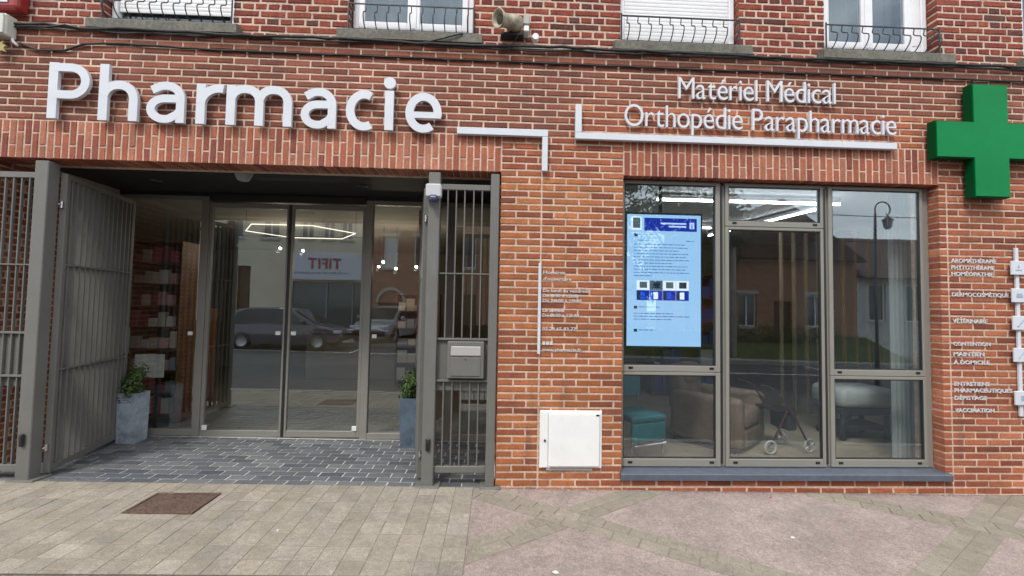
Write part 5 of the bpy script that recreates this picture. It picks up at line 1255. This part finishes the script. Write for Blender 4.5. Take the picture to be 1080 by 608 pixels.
lw_ = MB(); lw_.add([(3.3,-11.3,-.1),(15.8,-11.3,-.2),(15.8,-13.4,.62),(3.3,-13.4,.72)], [(0,1,2,3)])
tag(lw_.build('lawn', mat('lawn_grass', (.075,.095,.026), .9, noise=[(3,.7,1.3),(60,.6,1.4)], bump=(90,1,.03))), kind='structure')
hd = thing('hedge', 'clipped green hedge mirrored low in the shop window', 'hedge', (10.5, -12.9, -.1))
r = random.Random(2); mb = MB()
for i in range(22): leaf_cloud(mb, (5.0+i*.42, -12.9+r.uniform(-.08,.08), .55+r.uniform(-.06,.06)), .42, .34, .62, 330, .055, r, .5, .2)
leafmats(mb.build('foliage', TL[0], hd), TL, r)
mb = MB()
for i in range(22): x = 5.0+i*.42; mb.tube([(x,-12.9,-.2),(x+.05,-12.9,.6)], .025, 5)
mb.build('stems', M_wood, hd)
gw = thing('garden_wall', 'low brick garden wall behind the hedge across the street', 'wall', (6.4, -13.6, -.1))
mb = MB(); mb.box(3.25, 9.55, -13.75, -13.55, -.3, .75); mb.build('brickwork', M_fbrick, gw); mb = MB(); mb.box(3.25, 9.55, -13.8, -13.5, .751, .83); mb.build('coping', M_stone, gw)
# low house row closing the view beyond the garden
house('distant cream house behind the trees and hedge', 3.4, 9.4, 3.0, M_beige, [(4.2,5.0,.9,2.3),(7.4,8.2,.9,2.3)], [(6.0,6.9,-.1,2.0)], yf=-22.0)

# ------------------------------------------------------------------ small dirt of the street
r = random.Random(21); mb = MB()
def grit(x, y, sz):
    z = gz(x, y)+.004; a = r.uniform(0, 6.28)
    vs_ = [(x+sz*math.cos(a+q*2.1)*r.uniform(.6, 1.2), y+sz*math.sin(a+q*2.1)*r.uniform(.6, 1.2), z) for q in range(3)]+[(x, y, z+sz*r.uniform(.5, 1.1))]
    mb.add(vs_, [(0,1,3),(1,2,3),(2,0,3)])
for _ in range(1500): grit(r.uniform(.05, 5.6), -abs(r.gauss(0, .022))-.004, r.uniform(.002, .007))
for _ in range(350): grit(r.uniform(-4.4, 0), -abs(r.gauss(0, .03))-.004, r.uniform(.002, .005))
for _ in range(420): grit(r.uniform(-3.5, 4.5), r.uniform(KERB+.02, -.05), r.uniform(.0015, .004))
tag(mb.build('gravel_grit', mat('grit', (.20,.175,.15), .95, noise=(40,.5,1.6))), 'fine grit and dirt gathered along the foot of the wall', 'grit', kind='stuff')
M_scrap = mat('paper_scrap', (.62,.60,.57), .9)
for i, (x, y, sz, lbv) in enumerate(((2.28,-.80,.020,'white paper scrap lying on the middle of the pink slab'), (.42,-1.235,.026,'white paper scrap beside the kerb at the bottom of the photo'), (2.55,-.13,.012,'tiny reddish scrap at the foot of the shop window plinth'), (-1.55,-.78,.012,'tiny pale fleck on the tan pavers beside the joint'))):
    mb = MB(); z = gz(x, y)+.009; n = 7
    ring = [(x+sz*r.uniform(.5,1.1)*math.cos(q*6.283/n), y+sz*r.uniform(.4,.8)*math.sin(q*6.283/n), z+r.uniform(0, .006)) for q in range(n)]
    mb.add(ring+[(x, y, z+.009)]+[(a, b, z-.003) for a, b, c in ring], [(q, (q+1) % n, n) for q in range(n)]+[(q, (q+1) % n, n+1+(q+1) % n, n+1+q) for q in range(n)])
    tag(mb.build('paper_scrap', M_scrap if i != 2 else mat('red_scrap', (.35,.12,.10), .8)), lbv, 'litter', 'litter on the pavement')
